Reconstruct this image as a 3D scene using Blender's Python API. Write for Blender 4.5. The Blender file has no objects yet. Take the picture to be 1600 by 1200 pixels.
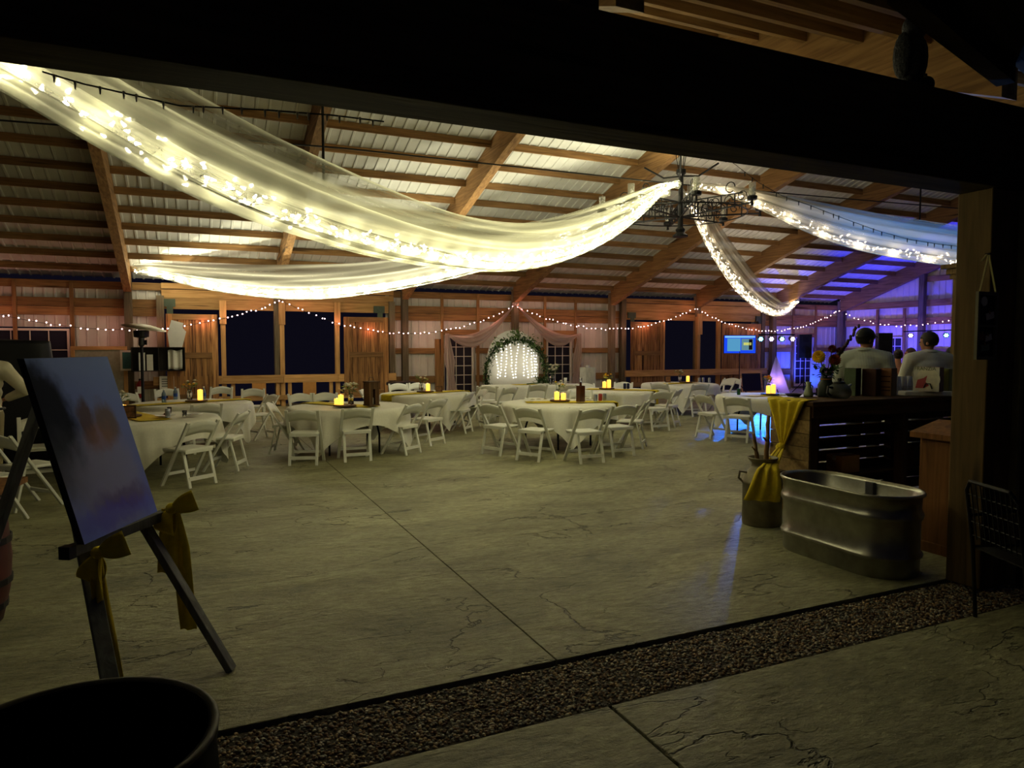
import bpy, bmesh, math, random
from mathutils import Vector, Matrix, Euler
random.seed(7)
R = math.radians
PI = math.pi
scene = bpy.context.scene
COL = scene.collection

# ------------------------------------------------------------------ camera, world, exposure
F_PX, YAW, PITCH, EYE = 1097.0, 24.43, 3.09, 1.68
cam_data = bpy.data.cameras.new('camera')
cam_data.sensor_width = 36.0
cam_data.lens = F_PX / 1600.0 * 36.0
cam_data.clip_start = 0.05
cam = bpy.data.objects.new('camera', cam_data)
COL.objects.link(cam)
cam.location = (0, 0, EYE)
cam.rotation_euler = (R(90 - PITCH), 0, R(-YAW))
scene.camera = cam

world = bpy.data.worlds.new('night')
scene.world = world
world.use_nodes = True
bg = world.node_tree.nodes['Background']
bg.inputs[0].default_value = (0.30, 0.27, 0.62, 1)
bg.inputs[1].default_value = 0.009

vs = scene.view_settings
vs.view_transform = 'Standard'
vs.look = 'None'
vs.exposure = 0.25
vs.gamma = 1.0
vs.use_curve_mapping = False
scene.cycles.use_denoising = True
scene.cycles.sample_clamp_indirect = 4.0
scene.cycles.max_bounces = 8
scene.cycles.transparent_max_bounces = 24

# light levels (W) of the lamps the place has
P_SWAG, P_GARLAND, P_STAGE, P_ARCH, P_CANDLE, P_PORCH = 19.5, 3.0, 1.0, 0.2, 0.4, 1.0

# ------------------------------------------------------------------ view helpers: turn a measured direction into a place
_t, _q = R(YAW), R(PITCH)
_f = Vector((math.sin(_t)*math.cos(_q), math.cos(_t)*math.cos(_q), -math.sin(_q)))
_r = Vector((math.cos(_t), -math.sin(_t), 0))
_u = _r.cross(_f)
def ray(px, py): return _f + _r*((px-800)/F_PX) - _u*((py-600)/F_PX)
def G(px, py, z=0.0):
    d = ray(px, py); t = (z-EYE)/d.z
    return Vector((d.x*t, d.y*t, z))
def W(px, py, Y):
    d = ray(px, py); t = Y/d.y
    return Vector((d.x*t, Y, EYE+d.z*t))
def CF(lat, dep, z=0.0):
    return Vector((lat*math.cos(_t)+dep*math.sin(_t), -lat*math.sin(_t)+dep*math.cos(_t), z))

# ------------------------------------------------------------------ mesh collector
class MB:
    def __init__(s): s.v = []; s.f = []; s.m = []
    def add(s, vs, fs, mi=0):
        o = len(s.v); s.v += [tuple(v) for v in vs]
        s.f += [tuple(i+o for i in f) for f in fs]; s.m += [mi]*len(fs)
        return s
    def box(s, c, d, rot=None, mi=0, taper=1.0):
        hx, hy, hz = d[0]/2, d[1]/2, d[2]/2
        vs = []
        for z, k in ((-hz, 1.0), (hz, taper)):
            vs += [Vector((-hx*k, -hy*k, z)), Vector((hx*k, -hy*k, z)), Vector((hx*k, hy*k, z)), Vector((-hx*k, hy*k, z))]
        if rot is not None:
            M = rot if isinstance(rot, Matrix) else Euler(rot).to_matrix()
            vs = [M @ v for v in vs]
        c = Vector(c)
        return s.add([v+c for v in vs], [(0,3,2,1),(4,5,6,7),(0,1,5,4),(1,2,6,5),(2,3,7,6),(3,0,4,7)], mi)
    def b2(s, lo, hi, mi=0):
        lo, hi = Vector(lo), Vector(hi)
        return s.box((lo+hi)/2, hi-lo, None, mi)
    def bar(s, p0, p1, w, d, up=(0,0,1), mi=0):
        p0, p1 = Vector(p0), Vector(p1); a = (p1-p0); L = a.length
        if L < 1e-6: return s
        a /= L; up = Vector(up)
        if abs(a.dot(up)) > .98: up = Vector((0,1,0)) if abs(a.y) < .9 else Vector((1,0,0))
        x = a.cross(up).normalized(); y = x.cross(a).normalized()
        M = Matrix((x, y, a)).transposed()
        return s.box((p0+p1)/2, (w, d, L), M, mi)
    def cyl(s, p0, p1, r0, r1=None, n=12, caps=True, mi=0):
        r1 = r0 if r1 is None else r1
        p0, p1 = Vector(p0), Vector(p1); a = (p1-p0).normalized()
        up = Vector((0,0,1)) if abs(a.z) < .95 else Vector((1,0,0))
        x = a.cross(up).normalized(); y = x.cross(a)
        vs = []
        for p, r in ((p0, r0), (p1, r1)):
            vs += [p + (x*math.cos(2*PI*i/n)+y*math.sin(2*PI*i/n))*r for i in range(n)]
        fs = [(i, (i+1) % n, n+(i+1) % n, n+i) for i in range(n)]
        if caps: fs += [tuple(range(n-1, -1, -1)), tuple(range(n, 2*n))]
        return s.add(vs, fs, mi)
    def tube(s, pts, r, n=6, mi=0, closed=False):
        pts = [Vector(p) for p in pts]; k = len(pts)
        rr = r if isinstance(r, (list, tuple)) else [r]*k
        vs = []; px = None
        for i, p in enumerate(pts):
            a = (pts[(i+1) % k] - pts[i-1]) if closed else (pts[min(i+1, k-1)] - pts[max(i-1, 0)])
            a = a.normalized() if a.length > 1e-9 else Vector((0,0,1))
            if px is None:
                up = Vector((0,0,1)) if abs(a.z) < .9 else Vector((1,0,0))
                x = a.cross(up).normalized()
            else:
                x = (px - a*px.dot(a))
                x = x.normalized() if x.length > 1e-6 else px
            px = x; y = a.cross(x)
            vs += [p + (x*math.cos(2*PI*j/n)+y*math.sin(2*PI*j/n))*rr[i] for j in range(n)]
        fs = []
        for i in range(k if closed else k-1):
            i2 = (i+1) % k
            for j in range(n):
                fs.append((i*n+j, i*n+(j+1) % n, i2*n+(j+1) % n, i2*n+j))
        if not closed: fs += [tuple(range(n-1, -1, -1)), tuple(range((k-1)*n, k*n))]
        return s.add(vs, fs, mi)
    def lathe(s, prof, n=20, c=(0,0,0), mi=0, sx=1.0, sy=1.0, caps=True):
        c = Vector(c); vs = []; k = len(prof)
        for r, z in prof:
            vs += [c+Vector((r*math.cos(2*PI*i/n)*sx, r*math.sin(2*PI*i/n)*sy, z)) for i in range(n)]
        fs = [(j*n+i, j*n+(i+1) % n, (j+1)*n+(i+1) % n, (j+1)*n+i) for j in range(k-1) for i in range(n)]
        if caps and prof[0][0] > 1e-5: fs.append(tuple(range(n-1, -1, -1)))
        if caps and prof[-1][0] > 1e-5: fs.append(tuple(range((k-1)*n, k*n)))
        return s.add(vs, fs, mi)
    def ell(s, c, r, nu=12, nv=8, mi=0, M=None):
        c = Vector(c); r = (r, r, r) if isinstance(r, (int, float)) else r
        vs = [Vector((0,0,-r[2]))]
        for j in range(1, nv):
            a = -PI/2+PI*j/nv
            vs += [Vector((r[0]*math.cos(a)*math.cos(2*PI*i/nu), r[1]*math.cos(a)*math.sin(2*PI*i/nu), r[2]*math.sin(a))) for i in range(nu)]
        vs.append(Vector((0,0,r[2]))); L = len(vs)-1
        if M is not None: vs = [M @ v for v in vs]
        fs = [(0, 1+(i+1) % nu, 1+i) for i in range(nu)]
        for j in range(nv-2):
            fs += [(1+j*nu+i, 1+j*nu+(i+1) % nu, 1+(j+1)*nu+(i+1) % nu, 1+(j+1)*nu+i) for i in range(nu)]
        b = 1+(nv-2)*nu
        fs += [(b+i, b+(i+1) % nu, L) for i in range(nu)]
        return s.add([v+c for v in vs], fs, mi)
    def grid(s, fn, nu, nv, mi=0):
        vs = [fn(i/nu, j/nv) for j in range(nv+1) for i in range(nu+1)]
        fs = [(j*(nu+1)+i, j*(nu+1)+i+1, (j+1)*(nu+1)+i+1, (j+1)*(nu+1)+i) for j in range(nv) for i in range(nu)]
        return s.add(vs, fs, mi)
    def prism(s, poly, p0, ex, ey, depth, mi=0):
        """flat outline poly (list of (a,b)) in plane ex,ey at p0, thickened along ex x ey"""
        p0, ex, ey = Vector(p0), Vector(ex), Vector(ey); nz = ex.cross(ey).normalized()*depth
        n = len(poly)
        vs = [p0+ex*a+ey*b for a, b in poly]+[p0+ex*a+ey*b+nz for a, b in poly]
        fs = [tuple(range(n-1, -1, -1)), tuple(range(n, 2*n))]+[(i, (i+1) % n, n+(i+1) % n, n+i) for i in range(n)]
        return s.add(vs, fs, mi)
    def mesh(s, name, mats, smooth=False):
        me = bpy.data.meshes.new(name); me.from_pydata(s.v, [], s.f)
        for m in (mats if isinstance(mats, (list, tuple)) else [mats]): me.materials.append(m)
        me.polygons.foreach_set('material_index', s.m)
        if smooth: me.polygons.foreach_set('use_smooth', [True]*len(s.f))
        me.update(); return me
    def build(s, name, mats, parent=None, smooth=False, loc=None, rot=None, solid=0, bevel=0):
        o = bpy.data.objects.new(name, s.mesh(name, mats, smooth)); COL.objects.link(o)
        if parent is not None: o.parent = parent
        if loc is not None: o.location = loc
        if rot is not None: o.rotation_euler = rot
        if solid:
            md = o.modifiers.new('thick', 'SOLIDIFY'); md.thickness = solid; md.offset = 0
        if bevel:
            md = o.modifiers.new('bev', 'BEVEL'); md.width = bevel; md.segments = 2; md.limit_method = 'ANGLE'
        return o

def tag(o, label=None, cat=None, group=None, kind=None):
    if label: o['label'] = label
    if cat: o['category'] = cat
    if group: o['group'] = group
    if kind: o['kind'] = kind
    return o
def thing(name, label, cat, loc=(0,0,0), rz=0.0, group=None, kind=None):
    o = bpy.data.objects.new(name, None); COL.objects.link(o)
    o.empty_display_size = .1
    o.location = loc; o.rotation_euler = (0, 0, rz)
    return tag(o, label, cat, group, kind)
def copy_tree(o, parent=None):
    c = o.copy(); COL.objects.link(c); c.parent = parent
    for ch in o.children: copy_tree(ch, c)
    return c
def lamp(kind, loc, energy, color, parent=None, size=0.02, name='light', **kw):
    d = bpy.data.lights.new(name, kind); d.energy = energy; d.color = color
    if kind in ('POINT', 'SPOT'): d.shadow_soft_size = size
    o = bpy.data.objects.new(name, d); COL.objects.link(o); o.location = loc
    if parent is not None: o.parent = parent
    if kind == 'SPOT':
        d.spot_size = R(kw.get('angle', 40)); d.spot_blend = kw.get('blend', .5)
    if 'aim' in kw:
        dv = Vector(kw['aim'])-Vector(loc)
        o.rotation_euler = dv.to_track_quat('-Z', 'Y').to_euler()
    if kind == 'AREA':
        d.shape = 'RECTANGLE'; d.size = size; d.size_y = kw.get('size_y', size)
    return o

# ------------------------------------------------------------------ materials
MATS = {}
def _nt(name):
    m = bpy.data.materials.new(name); m.use_nodes = True
    nt = m.node_tree; b = nt.nodes['Principled BSDF']
    return m, nt, b
def setin(b, k, v):
    if k in b.inputs: b.inputs[k].default_value = v
def hexc(r, g, b):
    f = lambda c: (c/255/12.92) if c/255 <= .04045 else ((c/255+.055)/1.055)**2.4
    return (f(r), f(g), f(b), 1)
def plain(name, col, rough=.6, metal=0.0, var=.15, scale=12.0, bump=0.0, spec=.3, trans=0.0, alpha=1.0, emit=None, es=0.0, ior=1.45):
    m, nt, b = _nt(name); N, L = nt.nodes, nt.links
    c = tuple(col[:3])+(1,)
    tc = N.new('ShaderNodeTexCoord'); no = N.new('ShaderNodeTexNoise')
    no.inputs['Scale'].default_value = scale; no.inputs['Detail'].default_value = 4
    L.new(tc.outputs['Object'], no.inputs['Vector'])
    rp = N.new('ShaderNodeValToRGB')
    rp.color_ramp.elements[0].position = .3; rp.color_ramp.elements[1].position = .7
    rp.color_ramp.elements[0].color = tuple(x*(1-var) for x in c[:3])+(1,)
    rp.color_ramp.elements[1].color = tuple(min(1, x*(1+var)) for x in c[:3])+(1,)
    L.new(no.outputs['Fac'], rp.inputs[0]); L.new(rp.outputs[0], b.inputs['Base Color'])
    setin(b, 'Roughness', rough); setin(b, 'Metallic', metal); setin(b, 'Specular IOR Level', spec)
    setin(b, 'Transmission Weight', trans); setin(b, 'Alpha', alpha); setin(b, 'IOR', ior)
    if bump:
        bp = N.new('ShaderNodeBump'); bp.inputs['Strength'].default_value = bump; bp.inputs['Distance'].default_value = .02
        L.new(no.outputs['Fac'], bp.inputs['Height']); L.new(bp.outputs[0], b.inputs['Normal'])
    if emit is not None:
        setin(b, 'Emission Color', tuple(emit[:3])+(1,)); setin(b, 'Emission Strength', es)
    MATS[name] = m; return m
def wood(name, dark, light, axis='X', rough=.7, scale=1.0, knots=True, spec=.15):
    m, nt, b = _nt(name); N, L = nt.nodes, nt.links
    tc = N.new('ShaderNodeTexCoord'); mp = N.new('ShaderNodeMapping')
    s = {'X': (.6, 9, 9), 'Y': (9, .6, 9), 'Z': (9, 9, .6)}[axis]
    mp.inputs['Scale'].default_value = tuple(k*scale for k in s)
    oi = N.new('ShaderNodeObjectInfo'); va = N.new('ShaderNodeVectorMath'); va.operation = 'ADD'
    ml = N.new('ShaderNodeMath'); ml.operation = 'MULTIPLY'; ml.inputs[1].default_value = 37.0
    L.new(oi.outputs['Random'], ml.inputs[0])
    L.new(tc.outputs['Object'], va.inputs[0]); L.new(ml.outputs[0], va.inputs[1]); L.new(va.outputs[0], mp.inputs['Vector'])
    n1 = N.new('ShaderNodeTexNoise'); n1.inputs['Scale'].default_value = 2.2; n1.inputs['Detail'].default_value = 6; n1.inputs['Distortion'].default_value = .8
    L.new(mp.outputs[0], n1.inputs['Vector'])
    rp = N.new('ShaderNodeValToRGB')
    rp.color_ramp.elements[0].position = .28; rp.color_ramp.elements[1].position = .68
    rp.color_ramp.elements[0].color = dark; rp.color_ramp.elements[1].color = light
    L.new(n1.outputs['Fac'], rp.inputs[0])
    col = rp.outputs[0]
    if knots:
        vo = N.new('ShaderNodeTexNoise'); vo.inputs['Scale'].default_value = .55; vo.inputs['Detail'].default_value = 2
        L.new(mp.outputs[0], vo.inputs['Vector'])
        r2 = N.new('ShaderNodeValToRGB'); r2.color_ramp.elements[0].position = .66; r2.color_ramp.elements[1].position = .72
        r2.color_ramp.elements[0].color = (0,0,0,1); r2.color_ramp.elements[1].color = (1,1,1,1)
        L.new(vo.outputs['Fac'], r2.inputs[0])
        mx = N.new('ShaderNodeMix'); mx.data_type = 'RGBA'
        L.new(r2.outputs[0], mx.inputs[0]); L.new(col, mx.inputs[6]); mx.inputs[7].default_value = tuple(x*.35 for x in dark[:3])+(1,)
        col = mx.outputs[2]
    hs = N.new('ShaderNodeHueSaturation')
    mr = N.new('ShaderNodeMapRange'); mr.inputs[3].default_value = .72; mr.inputs[4].default_value = 1.25
    L.new(oi.outputs['Random'], mr.inputs[0]); L.new(mr.outputs[0], hs.inputs['Value']); L.new(col, hs.inputs['Color'])
    L.new(hs.outputs[0], b.inputs['Base Color'])
    bp = N.new('ShaderNodeBump'); bp.inputs['Strength'].default_value = .25; bp.inputs['Distance'].default_value = .01
    L.new(n1.outputs['Fac'], bp.inputs['Height']); L.new(bp.outputs[0], b.inputs['Normal'])
    setin(b, 'Roughness', rough); setin(b, 'Specular IOR Level', spec)
    MATS[name] = m; return m
def emit(name, col, strength):
    m = bpy.data.materials.new(name); m.use_nodes = True; nt = m.node_tree
    nt.nodes.remove(nt.nodes['Principled BSDF'])
    e = nt.nodes.new('ShaderNodeEmission'); e.inputs[0].default_value = tuple(col[:3])+(1,); e.inputs[1].default_value = strength
    nt.links.new(e.outputs[0], nt.nodes['Material Output'].inputs[0])
    m.cycles.emission_sampling = 'NONE'
    MATS[name] = m; return m
def sheer(name, col, clear=.3, transl=.5, fold=30.0):
    m = bpy.data.materials.new(name); m.use_nodes = True; nt = m.node_tree; N, L = nt.nodes, nt.links
    N.remove(N['Principled BSDF'])
    d = N.new('ShaderNodeBsdfDiffuse'); t = N.new('ShaderNodeBsdfTranslucent'); tr = N.new('ShaderNodeBsdfTransparent')
    for k in (d, t): k.inputs[0].default_value = tuple(col[:3])+(1,)
    m1 = N.new('ShaderNodeMixShader'); m1.inputs[0].default_value = transl
    L.new(d.outputs[0], m1.inputs[1]); L.new(t.outputs[0], m1.inputs[2])
    m2 = N.new('ShaderNodeMixShader')
    # sheer weave: gathered threads let a varying share of light straight through
    tc = N.new('ShaderNodeTexCoord'); mp = N.new('ShaderNodeMapping'); mp.inputs['Scale'].default_value = (1.2, fold, 1)
    no = N.new('ShaderNodeTexNoise'); no.inputs['Scale'].default_value = 1.0; no.inputs['Detail'].default_value = 3
    L.new(tc.outputs['UV'], mp.inputs['Vector']); L.new(mp.outputs[0], no.inputs['Vector'])
    mr = N.new('ShaderNodeMapRange'); mr.inputs[1].default_value = .3; mr.inputs[2].default_value = .7
    mr.inputs[3].default_value = clear*1.5; mr.inputs[4].default_value = clear*.4
    L.new(no.outputs['Fac'], mr.inputs[0]); L.new(mr.outputs[0], m2.inputs[0])
    L.new(m1.outputs[0], m2.inputs[1]); L.new(tr.outputs[0], m2.inputs[2])
    L.new(m2.outputs[0], N['Material Output'].inputs[0])
    MATS[name] = m; return m
def uv_grid(o, nu, nv):
    """UVs for a mesh made by one MB.grid call"""
    me = o.data; uv = me.uv_layers.new(name='uv'); k = nu+1
    for p in me.polygons:
        for li in p.loop_indices:
            vi = me.loops[li].vertex_index
            uv.data[li].uv = ((vi % k)/nu, (vi//k)/nv)

def concrete(name, c1, c2, crack=.6, rough=.5):
    m, nt, b = _nt(name); N, L = nt.nodes, nt.links
    tc = N.new('ShaderNodeTexCoord')
    mp = N.new('ShaderNodeMapping'); mp.inputs['Scale'].default_value = (.55, 1.1, 1); mp.inputs['Rotation'].default_value = (0, 0, .35)
    L.new(tc.outputs['Object'], mp.inputs['Vector'])
    n1 = N.new('ShaderNodeTexNoise'); n1.inputs['Scale'].default_value = 1.6; n1.inputs['Detail'].default_value = 9; n1.inputs['Roughness'].default_value = .65; n1.inputs['Distortion'].default_value = .6
    L.new(mp.outputs[0], n1.inputs['Vector'])
    rp = N.new('ShaderNodeValToRGB'); rp.color_ramp.elements[0].position = .25; rp.color_ramp.elements[1].position = .75
    rp.color_ramp.elements[0].color = c1; rp.color_ramp.elements[1].color = c2
    L.new(n1.outputs['Fac'], rp.inputs[0])
    # stamped slate seams: level lines of a slow noise, broken up by another
    n2 = N.new('ShaderNodeTexNoise'); n2.inputs['Scale'].default_value = .7; n2.inputs['Detail'].default_value = 8; n2.inputs['Roughness'].default_value = .52; n2.inputs['Distortion'].default_value = .4
    L.new(mp.outputs[0], n2.inputs['Vector'])
    a = N.new('ShaderNodeMath'); a.operation = 'SUBTRACT'; a.inputs[1].default_value = .5; L.new(n2.outputs['Fac'], a.inputs[0])
    ab = N.new('ShaderNodeMath'); ab.operation = 'ABSOLUTE'; L.new(a.outputs[0], ab.inputs[0])
    mr = N.new('ShaderNodeMapRange'); mr.inputs[1].default_value = .0008; mr.inputs[2].default_value = .0030; mr.inputs[3].default_value = 1; mr.inputs[4].default_value = 0
    L.new(ab.outputs[0], mr.inputs[0])
    n3 = N.new('ShaderNodeTexNoise'); n3.inputs['Scale'].default_value = .8; n3.inputs['Detail'].default_value = 2
    L.new(tc.outputs['Object'], n3.inputs['Vector'])
    m3 = N.new('ShaderNodeMapRange'); m3.inputs[1].default_value = .44; m3.inputs[2].default_value = .50
    L.new(n3.outputs['Fac'], m3.inputs[0])
    mu = N.new('ShaderNodeMath'); mu.operation = 'MULTIPLY'; L.new(mr.outputs[0], mu.inputs[0]); L.new(m3.outputs[0], mu.inputs[1])
    n6 = N.new('ShaderNodeTexNoise'); n6.inputs['Scale'].default_value = 1.7; n6.inputs['Detail'].default_value = 6; n6.inputs['Distortion'].default_value = .3
    mp6 = N.new('ShaderNodeMapping'); mp6.inputs['Scale'].default_value = (.45, 1.0, 1); mp6.inputs['Rotation'].default_value = (0, 0, -.15); mp6.inputs['Location'].default_value = (5, 9, 0)
    L.new(tc.outputs['Object'], mp6.inputs['Vector']); L.new(mp6.outputs[0], n6.inputs['Vector'])
    a6 = N.new('ShaderNodeMath'); a6.operation = 'SUBTRACT'; a6.inputs[1].default_value = .47; L.new(n6.outputs['Fac'], a6.inputs[0])
    b6 = N.new('ShaderNodeMath'); b6.operation = 'ABSOLUTE'; L.new(a6.outputs[0], b6.inputs[0])
    r6 = N.new('ShaderNodeMapRange'); r6.inputs[1].default_value = .0006; r6.inputs[2].default_value = .0034; r6.inputs[3].default_value = .8; r6.inputs[4].default_value = 0; L.new(b6.outputs[0], r6.inputs[0])
    n7 = N.new('ShaderNodeTexNoise'); n7.inputs['Scale'].default_value = 1.4; n7.inputs['Detail'].default_value = 2
    m7 = N.new('ShaderNodeMapping'); m7.inputs['Location'].default_value = (3, 17, 0); L.new(tc.outputs['Object'], m7.inputs['Vector']); L.new(m7.outputs[0], n7.inputs['Vector'])
    q7 = N.new('ShaderNodeMapRange'); q7.inputs[1].default_value = .56; q7.inputs[2].default_value = .60; L.new(n7.outputs['Fac'], q7.inputs[0])
    u7 = N.new('ShaderNodeMath'); u7.operation = 'MULTIPLY'; L.new(r6.outputs[0], u7.inputs[0]); L.new(q7.outputs[0], u7.inputs[1])
    x7 = N.new('ShaderNodeMath'); x7.operation = 'MAXIMUM'; L.new(mu.outputs[0], x7.inputs[0]); L.new(u7.outputs[0], x7.inputs[1])
    mk = N.new('ShaderNodeMath'); mk.operation = 'MULTIPLY'; mk.inputs[1].default_value = crack; L.new(x7.outputs[0], mk.inputs[0])
    mx = N.new('ShaderNodeMix'); mx.data_type = 'RGBA'; L.new(mk.outputs[0], mx.inputs[0]); L.new(rp.outputs[0], mx.inputs[6])
    mx.inputs[7].default_value = tuple(x*.22 for x in c1[:3])+(1,)
    L.new(mx.outputs[2], b.inputs['Base Color'])
    # fine mottling in the colour
    n5 = N.new('ShaderNodeTexNoise'); n5.inputs['Scale'].default_value = 22; n5.inputs['Detail'].default_value = 8; n5.inputs['Roughness'].default_value = .75
    mp5 = N.new('ShaderNodeMapping'); mp5.inputs['Scale'].default_value = (.4, 1.2, 1); mp5.inputs['Rotation'].default_value = (0, 0, .2)
    L.new(tc.outputs['Object'], mp5.inputs['Vector']); L.new(mp5.outputs[0], n5.inputs['Vector'])
    m5 = N.new('ShaderNodeMapRange'); m5.inputs[1].default_value = .3; m5.inputs[2].default_value = .7; m5.inputs[3].default_value = .45; m5.inputs[4].default_value = 1.45
    L.new(n5.outputs['Fac'], m5.inputs[0])
    hv = N.new('ShaderNodeHueSaturation'); L.new(m5.outputs[0], hv.inputs['Value']); L.new(mx.outputs[2], hv.inputs['Color']); L.new(hv.outputs[0], b.inputs['Base Color'])
    # relief: slow undulation, fine grain, seams cut in
    n4 = N.new('ShaderNodeTexNoise'); n4.inputs['Scale'].default_value = 7; n4.inputs['Detail'].default_value = 8; n4.inputs['Roughness'].default_value = .7
    L.new(mp.outputs[0], n4.inputs['Vector'])
    ad = N.new('ShaderNodeMath'); ad.operation = 'MULTIPLY_ADD'; ad.inputs[1].default_value = .8
    L.new(n4.outputs['Fac'], ad.inputs[0]); L.new(n1.outputs['Fac'], ad.inputs[2])
    sb = N.new('ShaderNodeMath'); sb.operation = 'SUBTRACT'; L.new(ad.outputs[0], sb.inputs[0]); L.new(mk.outputs[0], sb.inputs[1])
    bp = N.new('ShaderNodeBump'); bp.inputs['Strength'].default_value = .9; bp.inputs['Distance'].default_value = .05
    L.new(sb.outputs[0], bp.inputs['Height']); L.new(bp.outputs[0], b.inputs['Normal'])
    setin(b, 'Roughness', rough); setin(b, 'Specular IOR Level', .35)
    MATS[name] = m; return m

M_CONC = concrete('stamped_concrete', hexc(94, 92, 66), hexc(174, 171, 132), crack=.58)
M_AGG = plain('aggregate_bed', hexc(58, 50, 40), .85, var=.4, scale=60, bump=.4)
PEB = [plain('pebble_'+k, c, .6, var=.3, scale=30) for k, c in (('tan', hexc(150, 125, 92)), ('grey', hexc(120, 115, 105)), ('brown', hexc(95, 68, 46)), ('pale', hexc(175, 165, 145)))]
M_TAR = plain('tar_joint', hexc(22, 20, 20), .8)
WX = wood('pine_x', hexc(104, 76, 46), hexc(150, 114, 72), 'X')
WY = wood('pine_y', hexc(106, 78, 48), hexc(154, 118, 76), 'Y')
WZ = wood('pine_z', hexc(104, 76, 46), hexc(150, 114, 72), 'Z')
WGRAY = wood('weathered_post', hexc(82, 72, 56), hexc(122, 108, 86), 'Z')
WLIGHT = wood('new_lumber_x', hexc(150, 112, 66), hexc(196, 152, 98), 'X')
WLIGHTZ = wood('new_lumber_z', hexc(150, 112, 66), hexc(196, 152, 98), 'Z')
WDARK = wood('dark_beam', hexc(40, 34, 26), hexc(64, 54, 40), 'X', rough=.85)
WBAR = wood('bar_wood', hexc(58, 40, 26), hexc(92, 66, 42), 'X')
WBARZ = wood('bar_wood_z', hexc(58, 40, 26), hexc(92, 66, 42), 'Z')
WPALLET = wood('pallet_board', hexc(104, 84, 54), hexc(148, 122, 82), 'X')
WDOOR = wood('knotty_door', hexc(78, 48, 26), hexc(176, 130, 80), 'Z', scale=1.0)
WPOST = wood('front_post', hexc(80, 64, 38), hexc(112, 90, 54), 'Z')
WORANGE = wood('orange_wood', hexc(86, 56, 28), hexc(124, 84, 44), 'Z')
M_STEEL = plain('white_steel_siding', hexc(205, 200, 190), .5, var=.06, scale=3)
M_ROOF = plain('white_steel_roof', hexc(200, 200, 192), .5, var=.06, scale=3)
M_WHITE = plain('white_resin', hexc(226, 226, 216), .45, var=.03)
M_CLOTH = plain('white_cloth', hexc(228, 226, 214), .9, var=.04, scale=40)
M_YEL = plain('mustard_cloth', hexc(204, 180, 40), .9, var=.12, scale=25)
M_IRON = plain('black_iron', hexc(24, 23, 24), .5, metal=.5)
M_BLACK = plain('black_plastic', hexc(16, 16, 18), .5)
M_WIRE = plain('dark_wire', hexc(20, 20, 20), .6)
M_GLASS = plain('clear_glass', (.95, .97, .97), .05, trans=1.0, var=0, spec=.5)
M_PANE = plain('dark_pane', (.02, .02, .03), .06, var=0, spec=.5)
M_TRIMW = plain('white_trim', hexc(214, 210, 196), .5, var=.04)
M_CUP = plain('chimney_glass', hexc(200, 200, 190), .15, alpha=.32, var=.02, spec=.6)
M_GREEN = plain('leaf_green', hexc(46, 72, 36), .6, var=.35, scale=20)
M_GREEN2 = plain('leaf_pale', hexc(96, 124, 62), .6, var=.3, scale=20)
M_CAND = plain('led_candle', hexc(255, 190, 90), .6, var=.05, emit=(1, .48, .06), es=1.6)
M_FLAME = emit('candle_flame', (1, .6, .15), 8)
M_GALV = plain('galvanised', hexc(150, 148, 138), .32, metal=.95, var=.2, scale=9, bump=.05)
M_PAPER = plain('paper', hexc(225, 222, 212), .8, var=.03)
M_KRAFT = plain('kraft_paper', hexc(176, 124, 66), .8, var=.08)
M_CHROME = plain('chrome', hexc(170, 170, 172), .2, metal=1, var=.05)
B_WARM = emit('fairy_bulb_warm', (1, .93, .62), 26)
B_PINK = emit('fairy_bulb_pink', (1, .62, .62), 10)
B_WHITE = emit('fairy_bulb_white', (1, .93, .78), 5)
B_OFF = plain('unlit_bulb', hexc(200, 196, 180), .2, var=.02, spec=.6)
SHEER = sheer('sheer_ivory', (.36, .352, .29), .40, .5, 26)
SHEERP = sheer('sheer_blush', (.80, .62, .56), .25, .4, 14)

# ================================================================== STRUCTURE
S = 3.66; X0 = -1.49; YB = 20.72; YR = 10.56; YF = 3.22
def PX(n): return X0+S*n
XG = PX(7)+.05
def zp(Y):            # underside of the purlins
    return 3.47+(YB-Y)/3.0 if Y >= YR else 3.92+.40*(Y-YF)

# ---- floor: stamped slabs, saw joint, pebble strip
floor = MB().b2((-14, -4, -.30), (25, 21.5, -.06)).build('floor', M_TAR); tag(floor, 'stamped olive grey concrete floor with saw cut joints', 'floor', kind='structure')
JX = 1.74
for x0, x1 in ((-14, JX-.004), (JX+.004, 25)):
    MB().b2((x0, 3.25, -.06), (x1, 21.4, 0)).build('slab', M_CONC, floor, bevel=.004)
for x0, x1 in ((-14, JX-.008), (JX+.008, 25)):
    MB().b2((x0, -4, -.06), (x1, 2.725, 0)).build('slab', M_CONC, floor, bevel=.006)
strip = MB().b2((-14, 2.745, -.06), (25, 3.215, -.016)).build('pebble_strip', M_AGG, floor)
peb = MB()
for k in range(17000):
    x = random.uniform(-1.2, 7.2); y = random.uniform(2.752, 3.208)
    a = random.uniform(.006, .0135); M = Euler((random.uniform(-.4, .4), random.uniform(-.4, .4), random.uniform(0, 3.1))).to_matrix()
    peb.ell((x, y, -.016+random.uniform(0, .006)), (a, a*random.uniform(.55, .9), a*.5), 6, 4, random.choice((0, 0, 1, 1, 2, 2, 3)), M)
tag(peb.build('pebbles', PEB, strip, smooth=True), kind='stuff')

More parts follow.
